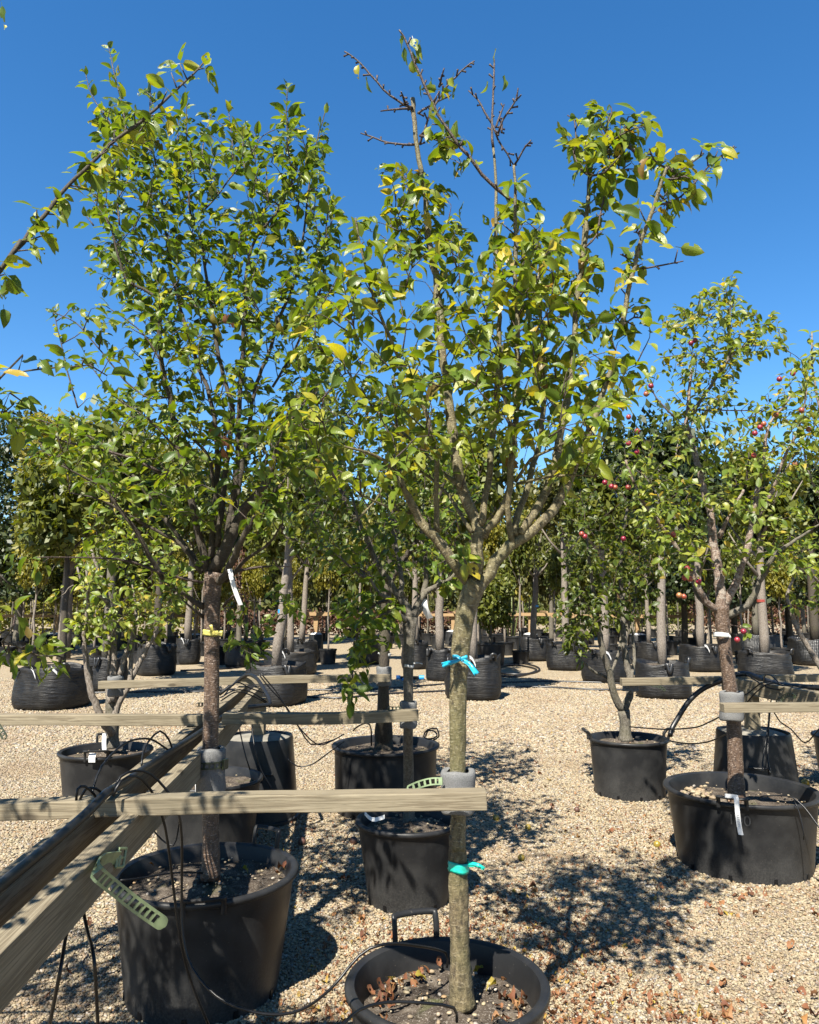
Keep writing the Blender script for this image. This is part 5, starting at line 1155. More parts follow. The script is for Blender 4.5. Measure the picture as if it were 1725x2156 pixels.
# ---- many stemmed tree
yS = 6.2
Ms = Tree((at(232, 1570, yS).x, yS, .42), 'many stemmed tree with pale grey stems and bright leaves in the pot with white tags', 'fruit_tree', 'leaf_pale', '3', bark='bark_pale', lsize=.080, seed=77, droop=.5)
Ms.limb('G1', [(1092, 1700), (1095, 1640), (1105, 1480), (1108, 1380), (1108, 1250), (1115, 1120)], yS, [.075, .055, .051, .049, .045], 0, 'trunk', 'bark_grey', 16, False)
def SL(pts, dy, r0, r1, sp=.08, st=.45, k='G1'):
    Q = Ms.limb(k, pts, (yS - .05, yS + dy), r0 * .78, r1 * .8)
    if sp: Ms.spurs(Q, sp, st, (3, 5), .03)
SL([(1108, 1250), (1120, 1000), (1112, 700), (1095, 420), (1060, 270), (1030, 100), (960, -60), (900, -250)], 0, .048, .012, .09, .45)
SL([(1060, 275), (960, 190), (850, 150), (800, 60), (760, -80)], -.1, .022, .008, .07, .5)
SL([(1000, 1420), (950, 1300), (900, 1130), (850, 850), (835, 600), (860, 380), (870, 150), (850, -60)], -.2, .038, .010, .08, .5)
SL([(1100, 1560), (1040, 1480), (1000, 1420)], -.2, .040, .038, 0)
SL([(1130, 1400), (1180, 1250), (1250, 1120), (1300, 1000), (1370, 880), (1500, 640), (1600, 480), (1690, 320), (1760, 120)], .1, .036, .012, .1, .55)
SL([(1270, 1090), (1290, 850), (1330, 560), (1340, 300), (1300, 80)], .2, .026, .008, .08, .5)
SL([(1170, 1010), (1230, 820), (1300, 580), (1360, 420)], .0, .030, .008, .08, .5)
SL([(1050, 1040), (1070, 850), (1080, 600)], -.1, .014, .012, .1, .6)
SL([(1050, 1040), (1060, 1180), (1080, 1260)], -.1, .014, .016, 0)
SL([(1100, 480), (1180, 440), (1290, 350), (1420, 200)], -.1, .010, .004, .07, .3)
SL([(870, 270), (720, 100), (640, 180), (520, 260)], -.2, .007, .003, .07, .5)
Ms.fill([(150, 1150), (200, 1060), (300, 1060), (380, 1120), (400, 1240), (370, 1320), (300, 1330), (240, 1340), (170, 1320), (170, 1230)], 186, yS - .05, .5, .03, .5)
Ms.fill([(140, 1300), (200, 1290), (240, 1330), (200, 1370), (150, 1350)], 21, yS - .2, .15, .03, .4)
Ms.finish(200)

# ---- thin trunk with weeping branch, and the shaded thick trunk behind it
yT = 4.42
Tm = Tree((at(861, 1690, yT).x, yT, .38), 'thin trunk tree with a white band and a hanging leafy branch tip', 'fruit_tree', 'leaf_green', '3', bark='bark_grey', lsize=.076, seed=88, droop=.6)
Tm.limb('D', [(861, 1740, 4.42), (861, 1690, 4.42), (860, 1600, 4.3), (860, 1500, 4.14), (860, 1400, 4.14), (862, 1340, 4.15), (866, 1300, 4.16)], yT, [.036, .030, .027, .026, .026, .028, .034], 0, 'trunk', 'bark_grey', 16, False)
yT = 4.16
def TL(pts, dy, r0, r1, sp=.09, st=.3, k='G3', bark='bark_grey'):
    Q = Tm.limb(k, pts, (yT, yT + dy), r0, r1, bark=bark)
    if sp: Tm.spurs(Q, sp, st, (3, 6), .03)
    return Q
TL([(1095, 430), (1060, 320), (960, 170), (880, 60), (760, -120), (680, -300), (600, -500), (520, -750)], .1, .026, .006, .09, .35)
TL([(1100, 430), (1150, 300), (1250, 160), (1380, 90), (1500, 20), (1600, -120)], .1, .022, .006, .09, .35)
TL([(1090, 440), (1000, 420), (930, 350), (880, 230), (790, 190), (700, 50), (660, -100)], -.15, .020, .006, .09, .4)
TL([(1110, 420), (1190, 330), (1230, 150), (1240, -100), (1200, -400), (1220, -700)], .2, .020, .005, .09, .35)
TL([(1000, 220), (1000, 0), (960, -250), (900, -500), (860, -800)], .3, .016, .005, .08, .3)
TL([(700, 60), (560, -20), (420, -150), (300, -250)], -.1, .010, .004, .08, .2)
Q = TL([(880, 240), (800, 270), (700, 320), (620, 390), (570, 500), (560, 650), (545, 800), (525, 950), (510, 1100), (500, 1240)], -.25, .010, .0022, .045, .25, bark='bark_twig'); Tm.shoot_leaves(Q, .45, .035, .066)
Tm.leaf(at(738, 1478, 3.92), Vector((0, 0, -.6)), .095, Vector((.3, -1, .2))); Tm.leaf(at(727, 1462, 3.92), Vector((-.3, 0, -.6)), .085, Vector((-.2, -1, .3)))
Tm.fill([(560, 850), (700, 760), (800, 820), (960, 860), (1030, 950), (1010, 1100), (990, 1200), (940, 1240), (860, 1200), (760, 1220), (680, 1180), (600, 1100), (580, 980)], 232, yT + .15, .45, .03, .55)
Tm.fill([(700, 1270), (760, 1230), (830, 1260), (850, 1340), (790, 1370), (730, 1370), (710, 1330)], 65, yT - .15, .18, .027, .4, grav=.7)
Tm.finish(260)

yB = 6.25
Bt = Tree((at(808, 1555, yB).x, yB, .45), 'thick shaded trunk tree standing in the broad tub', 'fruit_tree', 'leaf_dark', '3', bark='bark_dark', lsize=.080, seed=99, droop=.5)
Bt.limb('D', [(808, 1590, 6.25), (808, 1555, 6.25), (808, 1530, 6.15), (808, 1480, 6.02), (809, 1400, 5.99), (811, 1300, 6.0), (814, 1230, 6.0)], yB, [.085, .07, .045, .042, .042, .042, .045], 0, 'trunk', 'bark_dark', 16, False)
yB = 6.0
def BL(pts, dy, r0, r1):
    Q = Bt.limb('D', pts, (yB, yB + dy), r0, r1); Bt.spurs(Q, .09, .3, (4, 6), .03)
BL([(814, 1235), (780, 1150), (730, 1060), (690, 960), (660, 880)], .3, .034, .008)
BL([(814, 1235), (830, 1120), (825, 1000), (835, 880), (830, 790)], .0, .034, .008)
BL([(814, 1235), (870, 1150), (920, 1060), (950, 960)], -.2, .028, .008)
BL([(814, 1240), (740, 1190), (660, 1150), (600, 1130)], -.2, .024, .006)
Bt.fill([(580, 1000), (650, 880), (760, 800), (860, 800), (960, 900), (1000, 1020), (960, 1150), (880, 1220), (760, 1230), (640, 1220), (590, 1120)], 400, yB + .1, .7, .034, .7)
Bt.finish(150)

# ---- pale stem and leaves at the edge beyond the wide pot
yE = 5.9
Ed = Tree((at(1800, 1550, yE).x, yE, .4), 'pale leaning stem and leaves at the picture edge beyond the wide pot', 'fruit_tree', 'leaf_pale', '3', bark='bark_pale', lsize=.078, seed=111, droop=.5)
Ed.limb('D', [(1800, 1560), (1790, 1520), (1760, 1450), (1725, 1400), (1698, 1355), (1680, 1325), (1672, 1305)], yE, [.04, .035, .026, .022, .020, .018], 0, 'trunk', 'bark_pale', 12, True)
for pts, dy in (([(1795, 1540), (1800, 1400), (1790, 1200), (1780, 1000), (1770, 800), (1765, 700)], 0), ([(1790, 1200), (1740, 1080), (1700, 980), (1690, 900)], -.2), ([(1780, 1050), (1735, 900), (1712, 780), (1710, 700)], .1), ([(1795, 1330), (1740, 1240), (1690, 1200), (1640, 1180)], -.2), ([(1672, 1305), (1660, 1250), (1690, 1180)], 0)):
    Q = Ed.limb('D', pts, (yE, yE + dy), .018, .005); Ed.spurs(Q, .09, .2, (3, 5), .03)
Ed.fill([(1690, 720), (1725, 690), (1800, 760), (1790, 1000), (1720, 980), (1690, 860)], 52, yE, .3, .03, .5)
Ed.fill([(1600, 1180), (1690, 1120), (1790, 1080), (1790, 1290), (1700, 1290), (1640, 1230)], 62, yE, .3, .03, .6)
Ed.finish(120)
print('LEAVES', nC, nL, nO, nR)
# ------------------------------------------------------------------ ROOT BAGS BEHIND THE YARD
def ground_y(py): return atz(CX, py, 0).y
def bag_mesh(r, h, seed, mat='bag', seg=56, sq=.10):
    rn = random.Random(seed); ph = [rn.uniform(0, 6.28) for _ in range(8)]
    def f(a, rr, z, i):
        t = z / h
        k = 1 + sq * math.cos(4 * a + ph[0]) * -.5 + .03 * math.sin(3 * a + ph[1] + t * 2) + .012 * math.sin(17 * a + t * 9 + ph[2]) * math.sin(t * 14 + 2 * a) + .018 * math.sin(t * 22 + 3 * math.sin(a * 2 + ph[3])) * (t > .1)
        zz = z + (.05 * h * math.sin(2 * a + ph[4]) + .05 * h * math.sin(5 * a + ph[5]) + rn.uniform(-.01, .01)) * max(0, t - .75) * 4 * .6
        return rr * k, zz
    prof = [(r * .84, .004), (r * .95, .03), (r * .99, h * .12), (r * 1.01, h * .25), (r * 1.02, h * .4), (r * 1.0, h * .55), (r * .98, h * .7), (r * .97, h * .82), (r * .96, h * .92), (r * .965, h), (r * .93, h * 1.005), (r * .91, h * .95), (r * .88, h * .88)]
    m = MB(); m.lathe(prof, seg, f, cap0=True); return m, f
def bag(xl, xr, yt, yb, label, seed, handles=2, tagged=False, name='root_bag', mat='bag'):
    Yf = ground_y(yb); c0 = at((xl + xr) / 2, yb, Yf); r = (xr - xl) / 2 * Yf / F; Y = Yf + r * .9; r = (xr - xl) / 2 * Y / F * 1.0
    h = max(.25, at((xl + xr) / 2, yt, Y - r * .5).z)
    x = at((xl + xr) / 2, yb, Y).x
    e = empty(name, (x, Y, 0), label, 'tree bag' if mat == 'bag' else 'air pot', 'black root bags in the rows behind')
    m, f = bag_mesh(r, h, seed, mat); m.build('body', M[mat], e)
    m = MB(); m.lathe([(.001, h * .95), (r * .5, h * .94), (r * .9, h * .9)], 24, None); m.build('soil', M['soil'], e)
    rn = random.Random(seed)
    for k in range(handles):
        a = R(-90) + (k - (handles - 1) / 2) * 1.5 + rn.uniform(-.3, .3)
        b = Vector((math.cos(a) * r * .97, math.sin(a) * r * .97, h * .93)); t = Vector((-math.sin(a), math.cos(a), 0)); n = Vector((math.cos(a), math.sin(a), 0)); q = rn.choice((-1, 1))
        pts = [b - t * .05 + n * .015, b - t * .04 + n * .03 + Vector((0, 0, .07 * (1 + q * .4))), b + n * (.06) + Vector((0, 0, .11 * q)), b + t * .05 + n * .035 + Vector((0, 0, .06 * (1 + q * .3))), b + t * .055 + n * .015]
        m = MB(); m.tube(smooth_path(pts, .03), .014, 6, flat=2.2); m.build('handle', M['hose_big'], e)
    if tagged:
        for k in range(2 if tagged == 2 else 1):
            a = R(-90) + (.12 + .30 * k) * (1 if k else -1); b = Vector((math.cos(a) * r * 1.03, math.sin(a) * r * 1.03, h * .98)); t = Vector((-math.sin(a), math.cos(a), 0))
            o = tag_strip('label', [b + t * (-.05) + Vector((0, 0, .04)), b + Vector((0, -.03, .0)), b + t * .05 + Vector((0, -.03, -.05 - .06 * (1 - k)))], .05, None, Vector((0, -.2, 1))); o.parent = e
    return e, Vector((x, Y, h * .92)), r
BG = {}
BAGS = [('a', 40, 182, 1406, 1498, 'big black root bag with white labels, standing alone behind the many stemmed tree', 3, 2, 2), ('b', 184, 262, 1384, 1457, 'grey root bag partly hidden behind the pale stems', 4, 1, 0), ('c', 288, 368, 1358, 1424, 'very dark root bag with ragged top beside the brown trunk', 5, 2, 0), ('d', 368, 421, 1345, 1400, 'dark round bag with a white label beside the brown trunk', 6, 1, 1),
        ('e', 475, 537, 1352, 1406, 'black pot bag under the low shrubby growth behind the brown trunk', 7, 1, 0), ('f', 518, 641, 1400, 1490, 'large grey root bag behind the hose loop at the beam end', 8, 2, 0), ('g', 560, 662, 1372, 1425, 'second dark bag in the row behind the hose loop', 9, 1, 1), ('h', 600, 668, 1350, 1398, 'third bag in the row behind the hose loop', 10, 1, 0),
        ('i', 745, 803, 1352, 1400, 'smooth grey tub bag seen behind the hanging leafy branch', 11, 0, 0), ('j', 848, 902, 1352, 1410, 'wrinkled bag right behind the thin collared trunk', 12, 1, 0), ('k', 899, 955, 1366, 1436, 'narrow black bag with folded top beside the blue ribbon trunk', 13, 2, 0), ('l', 939, 1058, 1384, 1477, 'shiny square black bag with a white label behind the blue ribbon trunk', 14, 2, 1),
        ('m', 1090, 1158, 1344, 1393, 'wrinkled bag beyond the coil of black pipe', 15, 1, 0), ('n', 1154, 1231, 1356, 1413, 'black bag between the pipe coil and the dark leaved tree', 16, 2, 0), ('o', 1231, 1322, 1374, 1440, 'grey bag behind the dark leaved forked tree', 17, 2, 1), ('p', 1341, 1455, 1396, 1474, 'large grey bag with looped handles behind the rail of the forked tree', 18, 3, 0),
        ('q', 1339, 1397, 1352, 1396, 'dark bag just behind the larger looped handle bag', 19, 1, 0), ('r', 1437, 1522, 1360, 1416, 'black bag behind the fruiting tree trunk', 20, 1, 1), ('s', 1560, 1666, 1374, 1432, 'black bag with a dark folded corner near the fruiting tree', 21, 2, 0)]
for k, xl, xr, yt, yb, lab, sd_, nh, tg in BAGS: BG[k] = bag(xl, xr, yt, yb, lab, sd_, nh, tg)
for k, xl, xr, yt, yb, lab, sd_ in (('u', 1545, 1645, 1336, 1384, 'dimpled black air pot behind the folded corner bag', 31), ('v', 1666, 1775, 1346, 1403, 'dimpled black air pot cut by the picture edge', 32)):
    BG[k] = bag(xl, xr, yt, yb, lab, sd_, 0, 0, 'air_pot', 'airpot')

# ------------------------------------------------------------------ BACKGROUND TREES
def sphere_dirs(n):
    v = RNG.normal(size=(n, 3)); return v / np.linalg.norm(v, axis=1, keepdims=True)
QT = [(np.array([(-.3, 0, 0), (0, -.5, .05), (.3, 0, 0), (0, .5, .05)], float), [[0, 1, 2, 3]], np.array([(0, .5), (.5, 0), (1, .5), (.5, 1)], float)),
      (np.array([(-.25, .1, .08), (0, -.5, 0), (.32, .05, .02), (.05, .5, .1)], float), [[0, 1, 2, 3]], np.array([(0, .5), (.5, 0), (1, .5), (.5, 1)], float))]
def crown_points(n, rx, ry, rz, lobes, seed, box=False, hollow=.55):
    g = np.random.default_rng(seed); pts = []
    if box:
        p = g.uniform(-1, 1, (n, 3)); ax = g.integers(0, 3, n); sg = g.choice([-1, 1], n); k = g.random(n) < .75
        for i in np.where(k)[0]: p[i, ax[i]] = sg[i] * g.uniform(.86, 1.06)
        return p * np.array([rx, ry, rz]) + g.normal(0, .10, (n, 3))
    cs = []
    for _ in range(lobes):
        d = g.normal(size=3); d /= np.linalg.norm(d); d *= g.uniform(.25, .78); cs.append((d, g.uniform(.26, .48)))
    for i in range(n):
        c, rr = cs[g.integers(0, lobes)]; d = g.normal(size=3); d /= np.linalg.norm(d); p = c + d * rr * g.uniform(hollow, 1.08); pts.append(p)
    return np.array(pts) * np.array([rx, ry, rz])
CROWNS = {}
def crown_mesh(key, n, rx, ry, rz, lobes, seed, lsz, mat, box=False):
    if key in CROWNS: return CROWNS[key]
    p = crown_points(n, rx, ry, rz, lobes, seed, box); d = sphere_dirs(n) + np.array([0, 0, -.5]); nn = np.array([0, 0, .7]) + np.array(SUNV) * .4 + RNG.normal(0, .55, (n, 3)) + p / np.array([rx, ry, rz]) * .7
    o = leaf_cloud('crown', p, d, nn, RNG.uniform(.6, 1.3, n) * lsz, QT, mat); me = o.data; bpy.data.objects.remove(o); CROWNS[key] = me; return me
def bg_tree(base, trunk_h, tr, crown_key, crown_z, scale, label, barkm='bark_pale', lean=(0, 0), name='young_tree', limbs=6, group='trees standing in bags behind the yard', crown_args=None, rz=0, extra=()):
    e = empty(name, base, label, 'tree', group); rn = random.Random(hash(label) % 9999 if False else sum(map(ord, label)))
    m = MB(); n = 7; top = Vector((lean[0], lean[1], trunk_h))
    P = [Vector((lean[0] * t / n + rn.uniform(-.02, .02) * (t > 0), lean[1] * t / n + rn.uniform(-.02, .02), trunk_h * t / n)) for t in range(n + 1)]
    m.tube(P, [tr * (1.15 - .5 * t / n) for t in range(n + 1)], 12, .04); m.build('trunk', M[barkm], e)
    if limbs:
        m = MB()
        for k in range(limbs):
            a = k * 2.4; z = trunk_h * rn.uniform(.62, .98); b = P[min(n, int(z / trunk_h * n))]; q = rn.uniform(.5, .9)
            sx, sz = scale[0], scale[2]
            m.tube([b, b + Vector((math.cos(a) * q * .5 * sx, math.sin(a) * q * .5 * sx, q * .45 * sz)), b + Vector((math.cos(a) * q * sx, math.sin(a) * q * sx, q * 1.1 * sz))], [tr * .42, tr * .3, tr * .1], 6)
        m.build('limbs', M[barkm], e)
    o = bpy.data.objects.new('crown', crown_mesh(*crown_args)); COL.objects.link(o); o.parent = e; o.location = (lean[0], lean[1], crown_z); o.scale = scale; o.rotation_euler = (0, 0, rz)
    return e
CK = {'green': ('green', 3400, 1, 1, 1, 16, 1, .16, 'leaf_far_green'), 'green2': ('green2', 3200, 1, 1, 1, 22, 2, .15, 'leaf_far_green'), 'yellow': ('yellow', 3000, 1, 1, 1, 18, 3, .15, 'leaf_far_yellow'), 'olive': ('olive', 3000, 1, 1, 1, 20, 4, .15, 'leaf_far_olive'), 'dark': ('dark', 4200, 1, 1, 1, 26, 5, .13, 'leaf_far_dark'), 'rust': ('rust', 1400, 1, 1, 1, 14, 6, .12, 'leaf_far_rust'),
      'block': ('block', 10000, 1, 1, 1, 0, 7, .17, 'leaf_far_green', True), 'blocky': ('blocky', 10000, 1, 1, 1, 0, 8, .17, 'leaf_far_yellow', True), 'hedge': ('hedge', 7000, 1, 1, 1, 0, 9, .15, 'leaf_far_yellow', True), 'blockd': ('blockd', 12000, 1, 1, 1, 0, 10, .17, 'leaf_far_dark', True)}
def in_bag(key, crown, trunk_h, tr, scale, cz, label, barkm='bark_pale', top=None, rz=0):
    e, p, r = BG[key]
    lean = (0, 0)
    if top: q = at(top[0], top[1], p.y); k = (trunk_h) / (q.z - p.z); lean = ((q.x - p.x) * k, 0)
    return bg_tree((p.x, p.y, p.z - .05), trunk_h, tr, crown, cz, scale, label, barkm, lean, crown_args=CK[crown], rz=rz)
in_bag('b', 'green', 3.4, .09, (1.3, 1.2, 1.5), 3.4, 'tree rising from the grey bag behind the pale stems', 'bark_grey')
in_bag('c', 'green2', 3.2, .085, (1.3, 1.2, 1.5), 3.5, 'tree rising from the very dark ragged bag', 'bark_dark', rz=1)
in_bag('d', 'olive', 3.2, .09, (1.2, 1.2, 1.5), 3.6, 'tree rising from the dark round bag with white label', 'bark_pale', rz=2)
in_bag('f', 'green2', 3.0, .075, (1.1, 1.1, 1.5), 3.3, 'mottled trunk tree leaning from the large grey bag', 'bark_pale', (597, 1255), rz=.5)
in_bag('g', 'green', 3.0, .075, (1.1, 1.1, 1.5), 3.4, 'mottled trunk tree in second bag behind the hose loop', 'bark_pale', (611, 1260), rz=2.5)
in_bag('h', 'green2', 3.0, .08, (1.1, 1.1, 1.5), 3.4, 'mottled trunk tree in third bag behind the hose loop', 'bark_pale', (640, 1285), rz=3.5)
in_bag('j', 'olive', 2.8, .075, (1.0, 1.0, 1.3), 3.4, 'tree in the wrinkled bag behind thin collared trunk', 'bark_pale', rz=1.5)
in_bag('k', 'green', 3.0, .085, (1.1, 1.1, 1.4), 3.4, 'tree in the narrow bag with folded top', 'bark_pale', rz=4)
in_bag('l', 'green2', 2.9, .065, (1.0, 1.0, 1.4), 3.2, 'slim tree in the shiny square bag', 'bark_pale', rz=5)
in_bag('m', 'yellow', 3.2, .085, (1.1, 1.1, 1.3), 3.9, 'tree with blue tape in the wrinkled bag beyond the coil', 'bark_pale', (1127, 1250), rz=1)
in_bag('n', 'olive', 3.2, .085, (1.1, 1.1, 1.3), 3.9, 'tree with lavender tape in the bag between coil and dark leaved tree', 'bark_pale', rz=2)
in_bag('o', 'green', 3.0, .085, (1.1, 1.1, 1.4), 3.6, 'pinkish trunk tree in the grey bag behind the forked tree', 'bark_pale', rz=3)
in_bag('p', 'dark', 3.1, .075, (1.1, 1.1, 1.4), 3.6, 'straight pinkish trunk with yellow band in the looped handle bag', 'bark_pale', (1393, 1180), rz=1)
in_bag('q', 'green2', 2.8, .06, (1.0, 1.0, 1.3), 3.5, 'thin tree in the dark bag behind the looped handle bag', 'bark_pale', rz=3)
in_bag('r', 'dark', 3.1, .09, (1.2, 1.2, 1.4), 3.7, 'pale trunk tree in bag behind the fruiting tree', 'bark_pale', rz=4)
in_bag('s', 'green', 3.0, .095, (1.1, 1.1, 1.4), 3.6, 'pale trunk with red band in the folded corner bag', 'bark_pale', (1602, 1180), rz=5)
in_bag('u', 'dark', 3.4, .10, (1.3, 1.3, 1.5), 4.1, 'thick grey trunk tree in the air pot behind the folded corner bag', 'bark_grey', rz=0)
in_bag('v', 'dark', 3.4, .11, (1.3, 1.3, 1.5), 4.1, 'dark trunk tree in the air pot at the picture edge', 'bark_dark', rz=2)
e, p, r = BG['a']
bg_tree((p.x + .1, p.y, p.z - .05), 2.6, .05, 'green', 2.7, (.9, .9, 1.1), 'tree rising from the big bag with white labels', 'bark_dark', crown_args=CK['green'], rz=3)
def trunk_band(px, py, Y, r, mat, label):
    c = at(px, py, Y); m = MB(); m.lathe([(r, -.03), (r + .004, -.03), (r + .004, .03), (r, .03)], 16); o = m.build('tape_band', M[mat], None, auto=40); o.location = c; tag(o, label, 'tape', 'tapes round the far trunks'); return o
for k, px_, py_, mt, lab, rr in (('p', 1393, 1215, 'fruit_yellow', 'yellow tape round the straight pinkish trunk', .07), ('s', 1603, 1265, 'plum', 'red tape round the pale trunk in the folded corner bag', .088), ('m', 1129, 1276, 'nut_blue', 'blue tape round the trunk beyond the pipe coil', .076), ('f', 594, 1287, 'nut_blue', 'blue tape round the mottled trunk leaning from large grey bag', .065)):
    trunk_band(px_, py_, BG[k][1].y, rr, mt, lab)
# big round shrub in a pot, canes in a pot, stack of trays
def simple_pot(xl, xr, yt, yb, label, name='plant_pot', group='small pots in the rows behind', h=None, taper=.82, cat='pot'):
    Yf = ground_y(yb); r = (xr - xl) / 2 * Yf / F; Y = Yf + r * taper; r = (xr - xl) / 2 * Y / F; x = at((xl + xr) / 2, yb, Y).x; h = at((xl + xr) / 2, yt, Y).z
    e = empty(name, (x, Y, 0), label, cat, group); m = MB(); m.lathe([(r * taper * .9, .005), (r * taper, .006), (r * .95, h * .93), (r * 1.0, h * .94), (r, h), (r * .93, h), (r * .92, h * .9)], 28); m.build('body', M['plastic'], e, auto=40)
    m = MB(); m.lathe([(.001, h * .93), (r * .92, h * .91)], 24); m.build('soil', M['soil'], e); return e, Vector((x, Y, h)), r
e, p, r = simple_pot(1003, 1066, 1354, 1405, 'black pot with a round bright green shrub beyond blue ribbon trunk')
bg_tree((p.x, p.y, p.z - .05), 1.0, .03, 'green', 1.15, (.85, .8, .95), 'round bright green shrub behind the blue ribbon trunk', 'bark_dark', name='shrub', limbs=8, group='shrubs in the rows behind', crown_args=CK['green'])
e, p, r = simple_pot(1066, 1089, 1342, 1366, 'small grey pot holding three green canes')
for dx, tx, lab in ((-.10, -.2, 'cane leaning away from the other two in small grey pot'), (.0, .05, 'middle cane of the three in the small grey pot'), (.09, .3, 'cane leaning towards the bag tree in small grey pot')):
    m = MB(); m.tube([p + Vector((dx, 0, -.06)), p + Vector((dx + tx * .5, 0, .8)), p + Vector((dx + tx, 0, 2.2))], [.03, .026, .015], 8); tag(m.build('bamboo_cane', M['cane']), lab, 'cane', 'canes in the small grey pot')
Yt = ground_y(1366); e = empty('tray_stack', (at(1040, 1360, Yt).x, Yt, 0), 'stack of black plastic trays behind the round shrub', 'tray stack')
for k in range(7):
    z = .10 + k * .065; m = MB(); w_ = .36
    m.box(-w_, w_, -.3, .3, z, z + .02); m.box(-w_ - .015, w_ + .015, -.315, .315, z + .03, z + .05); m.build('tray', M['plastic'], e, smooth=False)
# white capped tubs under new timber frames
def capped(px, yt, yb, wpx, label):
    Y = ground_y(yb); r = wpx / 2 * Y / F; h = at(px, yt, Y).z; x = at(px, yb, Y).x
    e = empty('post_base', (x, Y + r, 0), label, 'post base', 'upturned tubs with pale concrete tops')
    m = MB(); m.lathe([(r * 1.15, .005), (r, h * .97), (r * .97, h)], 28); m.build('tub', M['plastic'], e, auto=40)
    m = MB(); m.lathe([(r * .98, h * .985), (r * .5, h + .05), (.001, h + .07)], 24); m.build('concrete_fill', M['label_white'], e); return Vector((x, Y + r, h))
def frame(p, span0, span1, z, label, off=(0, .0)):
    e = empty('timber_support', p, label, 'timber support', 'new timber support frames')
    m = MB(); m.box(-.07, .07, -.07, .07, 0, z - p.z - .05); m.build('post', M['timber_new'], e, smooth=False, bevel=.006)
    for dy, zz in ((-.14, 0), (.14, .01)):
        o = beam('rail', Vector((span0, dy, z - p.z + zz)), Vector((span1, dy, z - p.z + zz)), .07, .10, None, 'timber_new', e)
    for q in (span0 + .25, (span0 + span1) / 2 + .4, span1 - .3):
        o = beam('cross_piece', Vector((q, -.55, z - p.z + .1)), Vector((q, .9, z - p.z + .11)), .06, .07, None, 'timber_new', e)
p = capped(106, 1336, 1368, 50, 'pale topped tub under the timber post beside the block crowned trees'); frame(p, -5.5, 3.2, at(106, 1297, p.y).z, 'new timber frame beside the block crowned trees')
p = capped(663, 1336, 1392, 29, 'tall dark tub with pale cap behind the row of mottled trunks'); frame(p, -.5, .75, at(663, 1293, p.y).z, 'short new timber frame behind the row of mottled trunks')
p = capped(1120, 1336, 1366, 31, 'pale capped tub behind the tree with blue tape'); frame(p, -1.3, 1.6, at(1120, 1294, p.y).z, 'new timber frame behind the tree with blue tape')
p = capped(1350, 1337, 1372, 38, 'pale capped tub behind the looped handle bag'); frame(p, -3.0, 2.0, at(1350, 1298, p.y).z, 'new timber frame behind the looped handle bag')
p = capped(955, 1330, 1358, 30, 'pale capped tub beyond the narrow folded bag'); frame(p, -1.5, .8, at(955, 1295, p.y).z, 'new timber frame beyond the narrow folded bag')
p = capped(408, 1337, 1364, 22, 'pale capped tub just behind the dark round bag'); frame(p, -3.5, .6, at(408, 1297, p.y).z, 'new timber frame behind the dark round bag')

# rows of small far pots with thin young trees
rn = random.Random(5); FP = None; FT = None; nfar = 0
for row, Yr in enumerate((21.0, 24.5, 28.0, 31.0, 34.5, 38.0)):
    x = -Yr * .58
    while x < Yr * .60:
        x += rn.uniform(.75, 1.25); px_, py_, _ = proj((x, Yr, 0))
        if not (-40 < px_ < 1765) or 560 < px_ < 740 and rn.random() < .75 or rn.random() < .12: continue
        if FP is None:
            m = MB(); m.lathe([(.20, .005), (.235, .36), (.25, .365), (.25, .40), (.23, .40), (.22, .36)], 20); FP = tag(m.build('plant_pot', M['plastic'], None, auto=40), 'small black pot among the crowded far rows', 'pot', 'small far pots in rows'); o = FP
            m = MB(); m.lathe([(.001, .375), (.222, .365)], 16); m.build('soil', M['soil'], FP)
        else:
            o = FP.copy(); COL.objects.link(o)
            c = FP.children[0].copy(); COL.objects.link(c); c.parent = o
        s_ = rn.uniform(.8, 1.25); o.location = (x, Yr + rn.uniform(-.3, .3), 0); o.scale = (s_, s_, rn.uniform(.85, 1.25)); nfar += 1
        if rn.random() < .62:
            if FT is None or rn.random() < .0:
                pass
            key = rn.choice(('green', 'green2', 'yellow', 'yellow', 'olive', 'green2'))
            if FT is None: FT = {}
            if key not in FT:
                FT[key] = bg_tree((o.location.x, o.location.y, .3), 2.2, .03, key, 2.4, (.55, .55, .9), {'green': 'slender green young tree in the far rows', 'green2': 'slender deep green young tree in the far rows', 'yellow': 'slender yellowish young tree in the far rows', 'olive': 'slender olive leaved young tree in far rows'}[key], rn.choice(('bark_pale', 'bark_grey')), limbs=3, group='young trees in the far rows, ' + {'green': 'green', 'green2': 'deep green', 'yellow': 'yellowish', 'olive': 'olive'}[key], crown_args=CK[key])
            else:
                t = copy_tree(FT[key]); t.location = (o.location.x, o.location.y, .3); t.rotation_euler = (0, 0, rn.uniform(0, 6)); s2 = rn.uniform(.75, 1.25); t.scale = (s2, s2, s2 * rn.uniform(.85, 1.15))
print('FAR POTS', nfar)
# block crowned trees, dark dense trees, hedges, wood
def blk(px_, pyt, pyb, Y, wpx, key, label, dpt=1.6, name='pleached_tree', trunk=True, barkm='bark_grey', tr=.12, group='clipped block crowned trees'):
    zt, zb = at(px_, pyt, Y).z, at(px_, pyb, Y).z; w_ = wpx / 2 * Y / F; x = at(px_, 1274, Y).x; cz = (zt + zb) / 2
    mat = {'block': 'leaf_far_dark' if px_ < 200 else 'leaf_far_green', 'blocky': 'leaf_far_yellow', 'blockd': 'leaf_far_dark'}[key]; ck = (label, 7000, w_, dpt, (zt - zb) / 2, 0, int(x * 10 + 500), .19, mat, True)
    return bg_tree((x, Y, 0), max(.6, cz), tr, key, cz, (1, 1, 1), label, barkm, name=name, limbs=0, group=group, crown_args=ck)
blk(40, 895, 1250, 24.5, 150, 'block', 'tall block crowned tree on thin dark trunk with pale blue tape')
